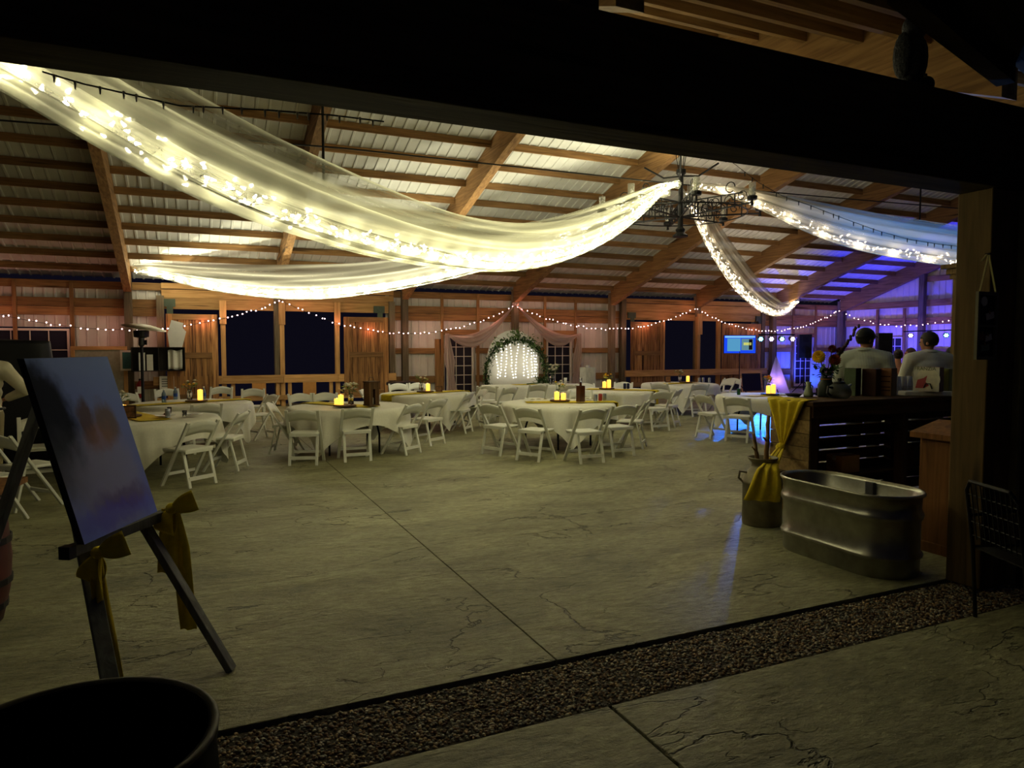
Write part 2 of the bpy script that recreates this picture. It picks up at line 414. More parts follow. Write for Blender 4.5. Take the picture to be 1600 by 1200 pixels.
# ---- roof
ceiling = thing('ceiling', 'gabled barn roof of white steel on timber rafters and purlins', 'ceiling', kind='structure')
def ribbed(x0, x1, pa, pb, step=.229, hgt=.022, up=Vector((0,0,-1))):
    """ribbed sheet between the lines pa(x), pb(x)"""
    mb = MB(); xs = []
    n = max(1, round((x1-x0)/step)); st = (x1-x0)/n
    for i in range(n):
        xs += [(x0+i*st, 0), (x0+i*st+st*.36, 0), (x0+i*st+st*.42, 1), (x0+i*st+st*.58, 1), (x0+i*st+st*.64, 0)]
    xs.append((x1, 0)); vs = []
    for x, h in xs: vs += [pa(x)+up*hgt*h, pb(x)+up*hgt*h]
    mb.add(vs, [(2*i, 2*i+2, 2*i+3, 2*i+1) for i in range(len(xs)-1)])
    return mb
rs = {}
for n in range(-3, 7):
    for side in (0, 1):
        if side == 0: ya, yb = YR, YB+.45
        else: ya, yb = YF-.5, YR
        me = rs.get(side)
        if me is None:
            me = rs[side] = ribbed(0, S, lambda x: Vector((x, ya, zp(ya)+.16)), lambda x: Vector((x, yb, zp(yb)+.16 if yb <= YB else zp(YB)+.16-(yb-YB)/3))).mesh('roof_sheet', M_ROOF)
        o = bpy.data.objects.new('roof_sheet', me); COL.objects.link(o); o.parent = ceiling; o.location = (PX(n), 0, 0)
pur = MB().box((S/2, 0, .07), (S-.19, .045, .15)).mesh('purlin', WX)
for n in range(-3, 7):
    for k in range(13):
        for side in (0, 1):
            Y = YB-.30-.745*k if side == 0 else YF+.30+.745*k
            if side == 1 and (k > 8 or n > 3 or n in (0, 1)): continue
            o = bpy.data.objects.new('purlin', pur); COL.objects.link(o); o.parent = ceiling
            o.location = (PX(n), Y, zp(Y))
dp = MB().box((S/2, 0, .02), (S-.10, .05, .24)).mesh('purlin', WX)
for n in (0, 1):
    for k in range(10):
        Y = YF-.02+.625*k
        o = bpy.data.objects.new('purlin', dp); COL.objects.link(o); o.parent = ceiling; o.location = (PX(n), Y, zp(Y))
def rafter_mesh(side):
    top, bot = [], []
    for i in range(25):
        t = i/24; Y = (YB-.12)+(YR-YB+.12)*t if side == 0 else (YF+.03)+(YR-YF-.03)*t
        dep = .60-.05*math.sin(PI*min(1, t/.8))+.26*max(0, (t-.72)/.28)**1.5
        top.append((Y, zp(Y)+.145)); bot.append((Y, zp(Y)+.145-dep))
    poly = top+bot[::-1]
    return MB().prism(poly, (-.09, 0, 0), (0,1,0), (0,0,1), .18).mesh('rafter', WY)
for side in (0, 1):
    me = rafter_mesh(side)
    for n in range(-3, 8):
        if side == 1 and n == 2: continue
        o = bpy.data.objects.new('rafter', me); COL.objects.link(o); o.parent = ceiling; o.location = (PX(n), 0, 0)
o = bpy.data.objects.new('rafter', me); COL.objects.link(o); o.parent = ceiling; o.location = (5.45, .0, 0)
MB().b2((-13, YR-.04, zp(YR)+.0), (XG, YR+.04, zp(YR)+.25)).build('ridge_beam', WX, ceiling)

# ---- back wall
wall = thing('wall_back', 'timber framed barn wall clad with ribbed white steel', 'wall', kind='structure')
def siding(x0, x1, z0, z1):
    ribbed(x0, x1, lambda x: Vector((x, 20.88, z0)), lambda x: Vector((x, 20.88, z1)), up=Vector((0,-1,0))).build('siding_panel', M_STEEL, wall)
for a, b, z0, z1 in ((-12.4, -4.55, 0, 3.2), (-4.55, -2.78, 2.16, 3.2), (-4.55, -2.78, 0, 1.0), (-2.78, -.72, 0, 3.2), (5.3, 7.18, 0, 3.2), (7.18, 8.12, 2.0, 3.2), (8.12, 10.68, 0, 3.2), (10.68, 11.66, 2.0, 3.2), (11.66, 13.9, 0, 3.2), (19.6, 21.75, 0, 3.2), (21.75, 22.75, 2.05, 3.2), (22.75, 24.2, 0, 3.2)):
    siding(a, b, z0, z1)
def wbox(name, x0, x1, z0, z1, y0, y1, mat, par=None, bev=.004):
    return MB().b2((x0, y0, z0), (x1, y1, z1)).build(name, mat, par or wall, bevel=bev)
for n in range(-3, 8):
    wbox('post', PX(n)-.09, PX(n)+.09, 0, 3.5, 20.55, 20.75, WGRAY)
wbox('post', 13.52, 13.70, 0, 3.3, 20.58, 20.76, WGRAY)
wbox('post', 5.34, 5.52, 0, 3.0, 20.58, 20.76, WGRAY)
wbox('post', -.84, -.66, 0, 3.0, 20.58, 20.76, WGRAY)
wbox('post', 19.85, 20.03, 0, 3.0, 20.58, 20.76, WGRAY)
# girts, each board its own
for a, b in ((-12.4, PX(-2)), (PX(-2), PX(-1)), (PX(-1), PX(0)), (PX(0), -.72), (5.4, PX(2)), (PX(2), PX(3)), (PX(3), PX(4)), (PX(4), 13.6), (19.9, PX(6)), (PX(6), PX(7))):
    for z0, z1 in ((3.14, 3.335), (2.685, 2.90), (2.46, 2.675), (1.45, 1.62), (.55, .76)):
        if z0 < 2.2:
            cuts = [(a, b)]
            for h0, h1, zz in ((-4.6, -2.75, 1.62), (7.12, 8.18, 1.62), (10.62, 11.72, 1.62), (21.7, 22.8, 1.62)):
                nw = []
                for p, q in cuts:
                    if h1 <= p or h0 >= q: nw.append((p, q))
                    else:
                        if h0 > p: nw.append((p, h0))
                        if h1 < q: nw.append((h1, q))
                cuts = nw
        else: cuts = [(a, b)]
        for p, q in cuts:
            if q-p > .1: wbox('girt', p+.09*(p in [PX(n) for n in range(-3, 8)]), q, z0, z1, 20.77, 20.82, WX)
for x in (-11, -8.6, -6.4, -3.95, -2.75, 7.05, 8.24, 10.62, 11.78, 21.65, 22.85):
    wbox('stud', x-.045, x+.045, .05, 3.3, 20.73, 20.775, WZ)
for x in (6.95, 11.9):    # broad side boards by the french windows
    wbox('board', x-.14, x+.10, .05, 1.9, 20.74, 20.765, WZ)
for x0, x1 in ((7.1, 8.2), (10.62, 11.72), (21.7, 22.8)):
    wbox('board', x0-.06, x1+.06, 2.03, 2.2, 20.74, 20.77, WX)
# open bays: header boards, jamb posts, rails
for x0, x1, zz in ((-.72, 5.5, 2.66), (13.7, 19.9, 2.60)):
    for a, b in ((zz, zz+.29), (zz+.295, 3.17), (3.19, 3.34)):
        for k in range(2):
            xm = (x0+x1)/2
            wbox('header_board', (x0, xm+.004)[k], (xm, x1)[k], a, b, 20.66, 20.72, WLIGHT)
for x, zt in ((.76, 2.72), (2.28, 2.72), (3.80, 2.75)):
    wbox('jamb_post', x-.06, x+.06, .0, zt-.1, 20.50, 20.64, WLIGHTZ)
    wbox('block', x-.085, x+.085, 2.27, zt+.18, 20.46, 20.50, WLIGHTZ)
for x, zt in ((15.22, 2.6), (16.78, 2.75), (17.74, 2.6)):
    wbox('jamb_post', x-.06, x+.06, 0, zt, 20.50, 20.64, WLIGHTZ)
wbox('block', 16.70, 16.90, 2.1, 2.85, 20.45, 20.50, WLIGHTZ)
for x0, x1 in ((-.95, .72), (.72, 2.3), (2.3, 3.8), (3.8, 5.5)):
    wbox('rail', x0, x1-.004, .66, .88, 20.42, 20.47, WLIGHT)
    wbox('rail', x0, x1-.004, .18, .32, 20.42, 20.47, WLIGHT)
for x in (.98, 2.14, 2.46, 3.6): wbox('rail_post', x-.05, x+.05, .05, .86, 20.475, 20.53, WLIGHTZ)
wbox('rail', 13.55, 16.7, .62, .84, 20.36, 20.42, WLIGHT); wbox('rail', 16.71, 19.95, .62, .84, 20.36, 20.42, WLIGHT)
for x, z in ((-.55, 2.72), (5.05, 2.66), (13.95, 2.65), (19.75, 2.62)):
    MB().b2((x-.16, 20.60, z), (x+.16, 20.66, z+.20)).b2((x-.05, 20.60, z-.28), (x+.1, 20.64, z)).build('track_bracket', plain('grey_bracket', hexc(70, 80, 66), .5, metal=.4), wall)
def barn_door(i, x0, x1, z0=.26, z1=2.52, y=20.40):
    d = thing('door_%d' % i, None, None, (0,0,0), kind='structure')
    d['label'] = 'sliding barn door of knotty upright planks'; d['category'] = 'door'
    st = .15; n = int((x1-x0)/.125)
    w = (x1-x0)/n
    for k in range(n):
        wbox('plank', x0+k*w+.004, x0+(k+1)*w-.004, z0, z1, y, y+.022, WDOOR, d)
    for x in (x0, x1-st): wbox('stile', x, x+st, z0, z1, y-.025, y, WDOOR, d)
    for z in (z0, 1.36, z1-.15): wbox('rail', x0+st, x1-st, z, z+.15, y-.025, y, WX, d)
    return d
barn_door(1, -.62, .62); barn_door(2, 3.96, 5.26); barn_door(3, 13.80, 15.16, y=20.44); barn_door(4, 17.80, 19.66, y=20.44)
# french windows
def french(i, x0, x1, z0, z1, y, nx, nz, axis='X', pane=M_PANE):
    w = thing('window_%d' % i, None, None, kind='structure'); w['label'] = 'tall white framed window with small panes'; w['category'] = 'window'
    def bb(name, a, b, c, d, y0, y1, m):
        if axis == 'X': return MB().b2((a, y0, c), (b, y1, d)).build(name, m, w, bevel=.003)
        return MB().b2((y0, a, c), (y1, b, d)).build(name, m, w, bevel=.003)
    fr = .055
    bb('frame', x0, x0+fr, z0, z1, y-.03, y+.03, M_TRIMW); bb('frame', x1-fr, x1, z0, z1, y-.03, y+.03, M_TRIMW)
    bb('frame', x0+fr, x1-fr, z1-fr, z1, y-.03, y+.03, M_TRIMW); bb('frame', x0+fr, x1-fr, z0, z0+.1, y-.03, y+.03, M_TRIMW)
    ix, iz = x1-x0-2*fr, z1-z0-fr-.1
    for k in range(nx):
        for j in range(nz):
            a = x0+fr+ix*k/nx; c = z0+.1+iz*j/nz
            bb('pane', a+.008, a+ix/nx-.008, c+.008, c+iz/nz-.008, y+.002, y+.008, pane)
    for k in range(1, nx): bb('muntin', x0+fr+ix*k/nx-.011, x0+fr+ix*k/nx+.011, z0+.1, z1-fr, y-.015, y+.012, M_TRIMW)
    for j in range(1, nz): bb('muntin', x0+fr, x1-fr, z0+.1+iz*j/nz-.011, z0+.1+iz*j/nz+.011, y-.017, y+.014, M_TRIMW)
    return w
french(1, 7.2, 8.1, .08, 2.0, 20.80, 3, 6)
french(2, 10.7, 11.64, .08, 2.0, 20.80, 3, 6)
french(3, 21.78, 22.72, .08, 2.05, 20.80, 3, 6)
french(4, -4.5, -2.82, 1.0, 2.12, 20.80, 4, 2)

# ---- right gable wall
wg = thing('wall_right', 'timber framed gable wall clad with ribbed white steel', 'wall', kind='structure')
XS = XG+.16
def gsiding(y0, y1, z0, z1=None):
    n = round((y1-y0)/.229); mb = MB(); st = (y1-y0)/n; pts = []
    for i in range(n):
        pts += [(y0+i*st, 0), (y0+i*st+st*.36, 0), (y0+i*st+st*.42, 1), (y0+i*st+st*.58, 1), (y0+i*st+st*.64, 0)]
    pts.append((y1, 0)); vs = []
    for y, h in pts: vs += [(XS-.022*h, y, z0), (XS-.022*h, y, z1 if z1 else zp(y)+.15)]
    mb.add(vs, [(2*i, 2*i+1, 2*i+3, 2*i+2) for i in range(len(pts)-1)]).build('siding_panel', M_STEEL, wg)
gsiding(18.95, 20.9, 0); gsiding(17.95, 18.95, 2.05); gsiding(8, 17.95, 0)
def gbox(name, y0, y1, z0, z1, x0, x1, m): return MB().b2((x0, y0, z0), (x1, y1, z1)).build(name, m, wg, bevel=.004)
for y in (17.15, 13.5, 9.9): gbox('post', y-.1, y+.1, 0, zp(y)+.1, XG-.12, XG+.06, WGRAY)
gbox('post', 20.5, 20.68, 0, 3.5, XG-.05, XG+.1, WGRAY)
for y0, y1 in ((17.25, 20.5), (13.6, 17.05), (10, 13.4)):
    for z0, z1 in ((3.12, 3.36), (2.46, 2.72), (1.4, 1.6)):
        if z0 < 2 and y0 > 17: 
            gbox('girt', 19.0, 20.5, z0, z1, XG+.05, XG+.1, WY); continue
        gbox('girt', y0, y1, z0, z1, XG+.05, XG+.1, WY)
for y in (19.02, 17.88, 15.9, 14.8): gbox('stud', y-.05, y+.05, 0, 3.1, XG, XG+.05, WZ)
gbox('girt', 13.6, 17.05, 4.0, 4.2, XG+.05, XG+.1, WY)
french(5, 17.98, 18.92, .08, 2.03, XG+.12, 3, 6, axis='Y')

# ---- front: header beam, post, side wall, porch timbers
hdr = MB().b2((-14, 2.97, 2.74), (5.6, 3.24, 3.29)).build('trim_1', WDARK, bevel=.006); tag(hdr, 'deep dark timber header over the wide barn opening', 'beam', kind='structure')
fp = MB().b2((4.90, 3.0, 0), (5.20, 3.24, 2.74)).build('trim_2', WPOST, bevel=.008); tag(fp, 'square timber post with a picture frame hung on it', 'post', kind='structure')
MB().b2((5.19, 2.955, 0), (5.235, 3.0, 2.74)).build('corner_board', plain('corner_trim', hexc(120, 112, 80), .7), fp)
fw = thing('wall_front', 'dark outside wall boards beside the barn opening', 'wall', kind='structure')
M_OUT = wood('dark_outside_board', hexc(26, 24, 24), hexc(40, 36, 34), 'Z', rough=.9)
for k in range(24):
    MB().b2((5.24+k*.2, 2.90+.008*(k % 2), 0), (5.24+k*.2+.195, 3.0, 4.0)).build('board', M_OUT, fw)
st = MB().b2((1.66, 2.99, 3.29), (1.82, 3.2, 3.75)).build('trim_3', WDARK, bevel=.005); tag(st, 'short dark timber stub standing on the header', 'post', kind='structure')
pb = thing('trim_4', 'dark sloping porch rafter with boards beyond the header', 'beam', kind='structure')
a, b = W(1572, 112, 2.86), W(1405, -30, 2.2)
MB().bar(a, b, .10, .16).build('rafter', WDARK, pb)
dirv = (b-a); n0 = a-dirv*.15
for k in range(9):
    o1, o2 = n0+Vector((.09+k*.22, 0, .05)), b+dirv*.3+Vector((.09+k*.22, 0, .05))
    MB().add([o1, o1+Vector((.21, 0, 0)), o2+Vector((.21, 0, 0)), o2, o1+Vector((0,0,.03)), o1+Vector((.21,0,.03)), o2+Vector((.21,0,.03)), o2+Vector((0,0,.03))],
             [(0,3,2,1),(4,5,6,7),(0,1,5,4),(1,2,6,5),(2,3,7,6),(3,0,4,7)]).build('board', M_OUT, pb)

# ================================================================== DRAPES, STRING LIGHTS, CHANDELIER
def interp(tab, s):
    if s <= tab[0][0]: return tab[0][1]
    for (a, p), (b, q) in zip(tab, tab[1:]):
        if s <= b:
            k = (s-a)/(b-a); return p+(q-p)*k
    return tab[-1][1]
def smooth_tab(tab, n=120, w=5):
    v = [interp(tab, i/n) for i in range(n+1)]
    for _ in range(3):
        v = [sum(v[max(0, i-w):i+w+1])/len(v[max(0, i-w):i+w+1]) for i in range(n+1)]
    v[0] = tab[0][1]; v[-1] = tab[-1][1]
    return [(i/n, x) for i, x in enumerate(v)]
CH = Vector((9.3, 12.0, 0))
def swag(label, end, bot, top, wmax, colr, power, bulbs_m, nl, seed):
    rnd = random.Random(seed)
    e = Vector((end[0], end[1], 0)); d = (e-CH); side = Vector((-d.y, d.x, 0)).normalized()
    L = d.length
    bt, tt = smooth_tab(bot), smooth_tab(top)
    t = thing('drape', label, 'drape', CH+Vector((0,0,interp(bt, 0))), 0, 'lit sheer drapes under the roof')
    base = t.location.copy()
    def cen(s): return CH+d*s
    ph = [rnd.uniform(0, 6.28) for _ in range(6)]
    def wid(s): return .06+wmax*math.sin(PI*min(1, max(0, s)))**.75
    def fab(u, v):
        # v 0..1 : near hem, down to the trough, up to the far hem
        s = .015+u*.985; zb, zt = interp(bt, s), interp(tt, s)
        a = (v-.5)*2
        h = abs(a)**1.7
        sag = .10*math.sin(PI*u)*math.sin(a*PI)*.3
        fold = .022*math.sin(v*46+ph[0]+3*math.sin(s*5+ph[1]))+.014*math.sin(v*91+ph[2]+4*s)
        amp = min(1, 6*s)*min(1, 8*(1-s)+.25)
        off = a*wid(s)*(1-.25*h)
        p = cen(s)+side*(off+fold*amp)
        p.z = zb+(zt-zb)*h+fold*.8*amp-.01
        return p-base
    NU, NV = 110, 72
    o = MB().grid(fab, NU, NV).build('fabric', SHEER, t, smooth=True); uv_grid(o, NU, NV)
    # light string lying in the trough
    wire, bl = [], MB()
    n = int(L*20)
    for i in range(n+1):
        s = .02+.97*i/n
        p = cen(s)+side*rnd.uniform(-.5, .5)*wid(s)*.8
        a = abs((p-cen(s)).dot(side))/max(.01, wid(s))
        p.z = interp(bt, s)+(interp(tt, s)-interp(bt, s))*(a**1.7)+.015+rnd.uniform(0, .03)
        wire.append(p-base)
        for q in range(2):
            r_ = .011
            bp = p-base+Vector((rnd.uniform(-.03, .03), rnd.uniform(-.03, .03), rnd.uniform(-.012, .05)))
            bl.cyl(bp, bp+Vector((rnd.uniform(-1, 1), rnd.uniform(-1, 1), rnd.uniform(-.3, 1))).normalized()*.03, r_, r_*.4, 5)
    ws = MB().tube(wire, .004, 3).build('light_string', M_WIRE, t)
    tag(bl.build('bulbs', bulbs_m, ws), kind='stuff')
    for i in range(nl):
        s = .04+.93*(i+.5)/nl
        p = cen(s); p.z = interp(bt, s)+.10
        lamp('POINT', p-base, power*(1 if s < .5 or end[1] > 10 else max(.16, 1-.84*(s-.5)/.34)), colr, ws, size=.03, name='string_light')
    return t
B_WARM2 = emit('fairy_bulb_soft', (1, .80, .55), 18)
swag('long sheer drape with yellowish lights sweeping from chandelier to header beam', (-1.5, 3.4),
     [(0, 5.12), (.09, 4.68), (.21, 3.89), (.33, 3.24), (.48, 2.68), (.56, 2.51), (.62, 2.45), (.75, 2.42), (.82, 2.48), (.87, 2.59), (.93, 2.88), (1, 3.25)],
     [(0, 5.2), (.05, 5.0), (.21, 4.30), (.33, 3.80), (.45, 3.35), (.56, 3.02), (.66, 2.88), (.76, 2.92), (.87, 3.08), (1, 3.5)], .34, (1, .95, .54), P_SWAG, B_WARM, 34, 1)
swag('sheer drape with yellowish lights hung from chandelier to the post by the heater', (-1.36, 20.42),
     [(0, 5.12), (.1, 4.4), (.21, 3.76), (.31, 3.4), (.4, 3.13), (.54, 2.86), (.67, 2.8), (.8, 2.98), (.87, 3.16), (1, 3.66)],
     [(0, 5.2), (.1, 4.75), (.16, 4.42), (.37, 3.84), (.49, 3.62), (.68, 3.58), (.83, 3.68), (1, 3.85)], .34, (1, .95, .68), P_SWAG*1.05, B_WARM, 30, 2)
swag('narrow warm sheer drape sweeping down steeply from chandelier towards the screen', (21.5, 20.4),
     [(0, 5.12), (.03, 4.86), (.09, 4.27), (.2, 3.70), (.33, 3.16), (.5, 2.79), (.62, 2.68), (.7, 2.67), (.8, 2.78), (.91, 3.09), (1, 3.52)],
     [(0, 5.2), (.07, 5.0), (.16, 4.52), (.33, 3.88), (.5, 3.38), (.7, 3.08), (.91, 3.34), (1, 3.6)], .30, (1, .80, .58), P_SWAG*.4, B_WARM2, 22, 3)
swag('blue tinted sheer drape hung from chandelier over the bar', (20.0, 3.5),
     [(0, 5.12), (.06, 4.86), (.12, 4.46), (.15, 4.15), (.2, 3.76), (.26, 3.51), (.3, 3.38), (.36, 3.25), (.45, 3.0), (.6, 2.75), (.75, 2.75), (.9, 3.1), (1, 3.6)],
     [(0, 5.2), (.11, 4.82), (.18, 4.58), (.25, 4.30), (.31, 4.12), (.39, 3.9), (.5, 3.6), (.65, 3.3), (.8, 3.3), (1, 3.8)], .34, (1, .82, .58), P_SWAG*.28, B_WARM2, 20, 4)

# ---- chandelier
def chandelier():
    zc = 4.52
    t = thing('chandelier', 'black wrought iron chandelier with scrolled arms and glass candle cups', 'chandelier', (CH.x, CH.y, 3.95))
    z = lambda a: a-3.95
    MB().cyl((0,0,z(4.0)), (0,0,z(5.32)), .06, .05, 10).lathe([(0, z(3.95)), (.16, z(3.95)), (.16, z(3.98)), (.08, z(4.04)), (.1, z(4.1)), (.05, z(4.16))], 14).lathe([(.05, z(5.2)), (.1, z(5.25)), (.1, z(5.33)), (.03, z(5.36))], 12).build('column', M_IRON, t, smooth=False)
    for k in range(4):
        a = k*PI/2+.4
        MB().tube([(math.cos(a)*.05, math.sin(a)*.05, z(5.3)), (math.cos(a)*.25, math.sin(a)*.25, z(6.3))], .008, 5).build('chain_rod', M_IRON, t)
        a += .5
        MB().tube([(0,0,z(5.2)), (math.cos(a)*.35, math.sin(a)*.35, z(5.18)), (math.cos(a)*.75, math.sin(a)*.75, z(5.42))], .02, 5).build('strut', M_IRON, t)
    RA = 1.62
    for k in range(8):
        a = k*PI/4+.30; c, s_ = math.cos(a), math.sin(a)
        P = lambda r, zz: Vector((c*r, s_*r, z(zz)))
        ar = MB()
        ar.bar(P(.05, zc-.16), P(RA, zc-.10), .025, .03).bar(P(.05, zc+.14), P(RA-.2, zc+.12), .02, .025)
        for r in (.35, .65, .95, 1.25): ar.bar(P(r, zc-.15), P(r, zc+.14), .02, .02)
        arm = ar.build('arm', M_IRON, t)
        for r0 in (.5, .8, 1.1, 1.4):
            sc = [P(r0+.11*math.cos(q*.5)*(1-q*.05), zc+(.0 if r0 != 1.4 else .05)+.12*math.sin(q*.5)*(1-q*.05)) for q in range(15)]
            MB().tube(sc, .011, 5).build('scroll', M_IRON, arm)
        sc = [P(1.15+.10*math.cos(q*.45), zc+.26+.10*math.sin(q*.45)) for q in range(13)]
        MB().tube(sc, .011, 5).build('scroll', M_IRON, arm)
        cup = MB().lathe([(.03, -.16), (.02, -.06), (.09, -.05), (.10, .0), (.085, .02), (.05, .03)], 12, P(RA, zc)).build('cup', M_IRON, t)
        MB().lathe([(.065, .02), (.068, .28), (.062, .28), (.06, .03)], 16, P(RA, zc), caps=False).build('glass', M_CUP, cup, smooth=True)
        MB().cyl(P(RA, zc+.02), P(RA, zc+.10), .018, .018, 8).ell(P(RA, zc+.14), (.03, .03, .05), 8, 6).build('bulb', B_OFF, cup, smooth=True)
    ring = [Vector((math.cos(q*PI/16)*RA*.82, math.sin(q*PI/16)*RA*.82, z(zc-.12))) for q in range(32)]
    MB().tube(ring, .014, 5, closed=True).build('ring', M_IRON, t)
    return t
chandelier()
# ---- steel cables
tag(MB().tube([W(-60, 183, 12.25), W(540, 232, 12.25), W(1062, 288, 12.25)], .014, 6).tube([W(1062, 288, 12.25), W(1560, 331, 12.25)], .014, 6).build('cable', M_WIRE), 'thin dark steel cable strung across the barn under the roof', 'cable')
hr = MB().cyl((3.96, YR+.3, 3.0), (3.96, YR+.3, 5.9), .02, .02, 8).build('pipe_hanger', M_WIRE); hr.location = W(505, 230, YR+.3)-Vector((3.96, YR+.3, 4.4)); tag(hr, 'dark hanger pipe dropping from the ridge behind the long drape', 'pipe')
hr2 = MB().cyl((0, 0, 0), (0, 0, 2.2), .02, .02, 8).build('pipe_hanger', M_WIRE); hr2.location = W(1437, 345, 11.9); tag(hr2, 'dark hanger pipe dropping from the ridge behind the blue drape', 'pipe')

# ---- lit garland along the walls
def string_lights(name, label, paths, bm, r=.02, step=.115, wires=True, power=0, col=(1,1,1), pl=1.1, hang=0.0, jit=.03, off=Vector((0,-.06,0)), cat='string lights', lite_off=Vector((0,-.12,0))):
    t = thing(name, label, cat, paths[0][0])
    base = Vector(paths[0][0]); bl = MB(); wr = MB(); nxt = 0; acc = 0
    for ip, pts in enumerate(paths):
        pw_ = power*(.3 if ip == 4 else .6 if ip == 3 else 1)
        pts = [Vector(p) for p in pts]
        wr.tube([p-base for p in pts], .0035 if hang and hang < .05 else .005, 4)
        for p, q in zip(pts, pts[1:]):
            L = (q-p).length; n = max(1, int(L/step))
            for i in range(n):
                c = p+(q-p)*((i+random.uniform(.2, .8))/n)+Vector((random.uniform(-jit, jit)*.5, -.01, random.uniform(-jit, jit)))-base
                if hang: bl.cyl(c-Vector((0,0,.0)), c-Vector((0,0,hang)), r, r*.5, 6)
                else: bl.ell(c, r, 6, 4)
            acc += L
            if power and acc >= nxt:
                lamp('POINT', p+(q-p)*.5-base+lite_off, pw_, col, t, size=.04, name='string_light'); nxt = acc+pl
    wr.build('wire', M_WIRE, t)
    tag(bl.build('bulbs', bm, t), kind='stuff')
    return t
def catn(a, b, sag, n=22):
    a, b = Vector(a), Vector(b)
    return [a+(b-a)*(i/n)-Vector((0,0,4*sag*(i/n)*(1-i/n))) for i in range(n+1)]
YG = 20.36
pk = [W(-130, 452, YG), W(440, 470, YG), W(805, 478, YG), W(1087, 482, YG), W(1309, 486, YG)]
lows = [(165, 513), (630, 520), (955, 513), (1200, 516)]
paths = []
for i in range(4):
    a, b = pk[i], pk[i+1]; lo = W(*lows[i], YG); mid = (a+b)/2
    paths.append(catn(a, b, max(.2, mid.z-lo.z+.03)))
g1 = pk[4]; g2 = Vector((XG-.2, 15.75, 2.65))
paths.append(catn(g1, g2, .42))
string_lights('string_lights', 'pink glowing string lights scalloped along the barn walls', paths, B_PINK, .017, .125, power=P_GARLAND, col=(1, .36, .26), pl=.75)
# unlit strings near the header and over the bar
p = [W(x, y, 3.247) for x, y in ((66, 112), (130, 131), (205, 148), (280, 165), (420, 172), (520, 180), (600, 190))]
tag(string_lights('string_lights', 'unlit clear mini lights strung along the inside of the header', [p], B_OFF, .006, .062, hang=.03, jit=.004), None)
p = [W(x, y, 8.6) for x, y in ((1120, 236), (1150, 258), (1185, 285), (1222, 306), (1260, 319), (1320, 342), (1370, 360), (1420, 374), (1470, 382), (1530, 388))]
string_lights('string_lights', 'unlit dark string lights drooping in front of the blue tinted drape', [p], M_BLACK, .012, .22, hang=.07, jit=.01)

# ================================================================== TABLES, CLOTHS, CHAIRS
def chair_proto():
    t = thing('folding_chair', 'x', 'chair')
    w = .215
    for sx in (-1, 1):
        MB().bar((sx*w, -.25, .785), (sx*w, .24, 0), .028, .045, up=(1,0,0)).build('front_leg', M_WHITE, t, bevel=.005)
        MB().bar((sx*(w-.03), -.11, .43), (sx*(w-.03), -.215, 0), .026, .04, up=(1,0,0)).build('rear_leg', M_WHITE, t, bevel=.005)
    MB().grid(lambda u, v: Vector(((u-.5)*2*(w-.012), -.16+.38*v, .44+.012*math.sin(PI*u)*0-.010*math.sin(PI*u)*math.sin(PI*v))), 6, 6).build('seat', M_WHITE, t, smooth=True, solid=.028)
    MB().b2((-w+.02, -.165, .405), (w-.02, -.135, .445)).build('seat_rail', M_WHITE, t); MB().b2((-w+.02, .19, .405), (w-.02, .22, .44)).build('seat_rail', M_WHITE, t)
    def bk(u, v):
        x = (u-.5)*2*w; z0 = .615+.035*math.sin(PI*u); z1 = .745+.045*math.sin(PI*u)
        z = z0+(z1-z0)*v
        return Vector((x, -.25+.49*(.785-z)/.785-.030*math.sin(PI*u), z))
    MB().grid(bk, 10, 3).build('back_slat', M_WHITE, t, smooth=True, solid=.02)
    MB().b2((-w, .145, .13), (w, .168, .165)).build('stretcher', M_WHITE, t)
    MB().b2((-w+.03, -.205, .085), (w-.03, -.185, .13)).build('stretcher', M_WHITE, t)
    return t
CHAIR = chair_proto(); _first = [True]
def chair(px, py, target, label, group, turn=0.0, keep=0.0):
    """px,py: where the middle of the chair stands on the floor; faces target, turned by turn degrees"""
    global CHAIR
    o = CHAIR if _first[0] else copy_tree(CHAIR); _first[0] = False
    p = G(px, py); d = Vector((target[0]-p.x, target[1]-p.y, 0))
    if keep and d.length < keep: p = p+d-d.normalized()*keep
    o.location = (p.x, p.y, 0); o.rotation_euler = (0, 0, math.atan2(d.y, d.x)-PI/2+R(turn))
    o['label'] = label; o['group'] = group
    return o
TR, TH = .91, .72
def table_proto():
    t = thing('round_table', 'x', 'table')
    MB().lathe([(0, TH-.035), (TR-.01, TH-.035), (TR, TH-.018), (TR-.005, TH), (0, TH)], 40).build('tabletop', plain('laminate', hexc(170, 160, 140), .5), t)
    for a in range(4):
        c, s_ = math.cos(a*PI/2+.7)*.55, math.sin(a*PI/2+.7)*.55
        MB().tube([(c*.8, s_*.8, TH-.03), (c, s_, .3), (c, s_, .0)], .016, 8).build('leg', M_BLACK, t)
    return t
TABLE = table_proto(); _ft = [True]
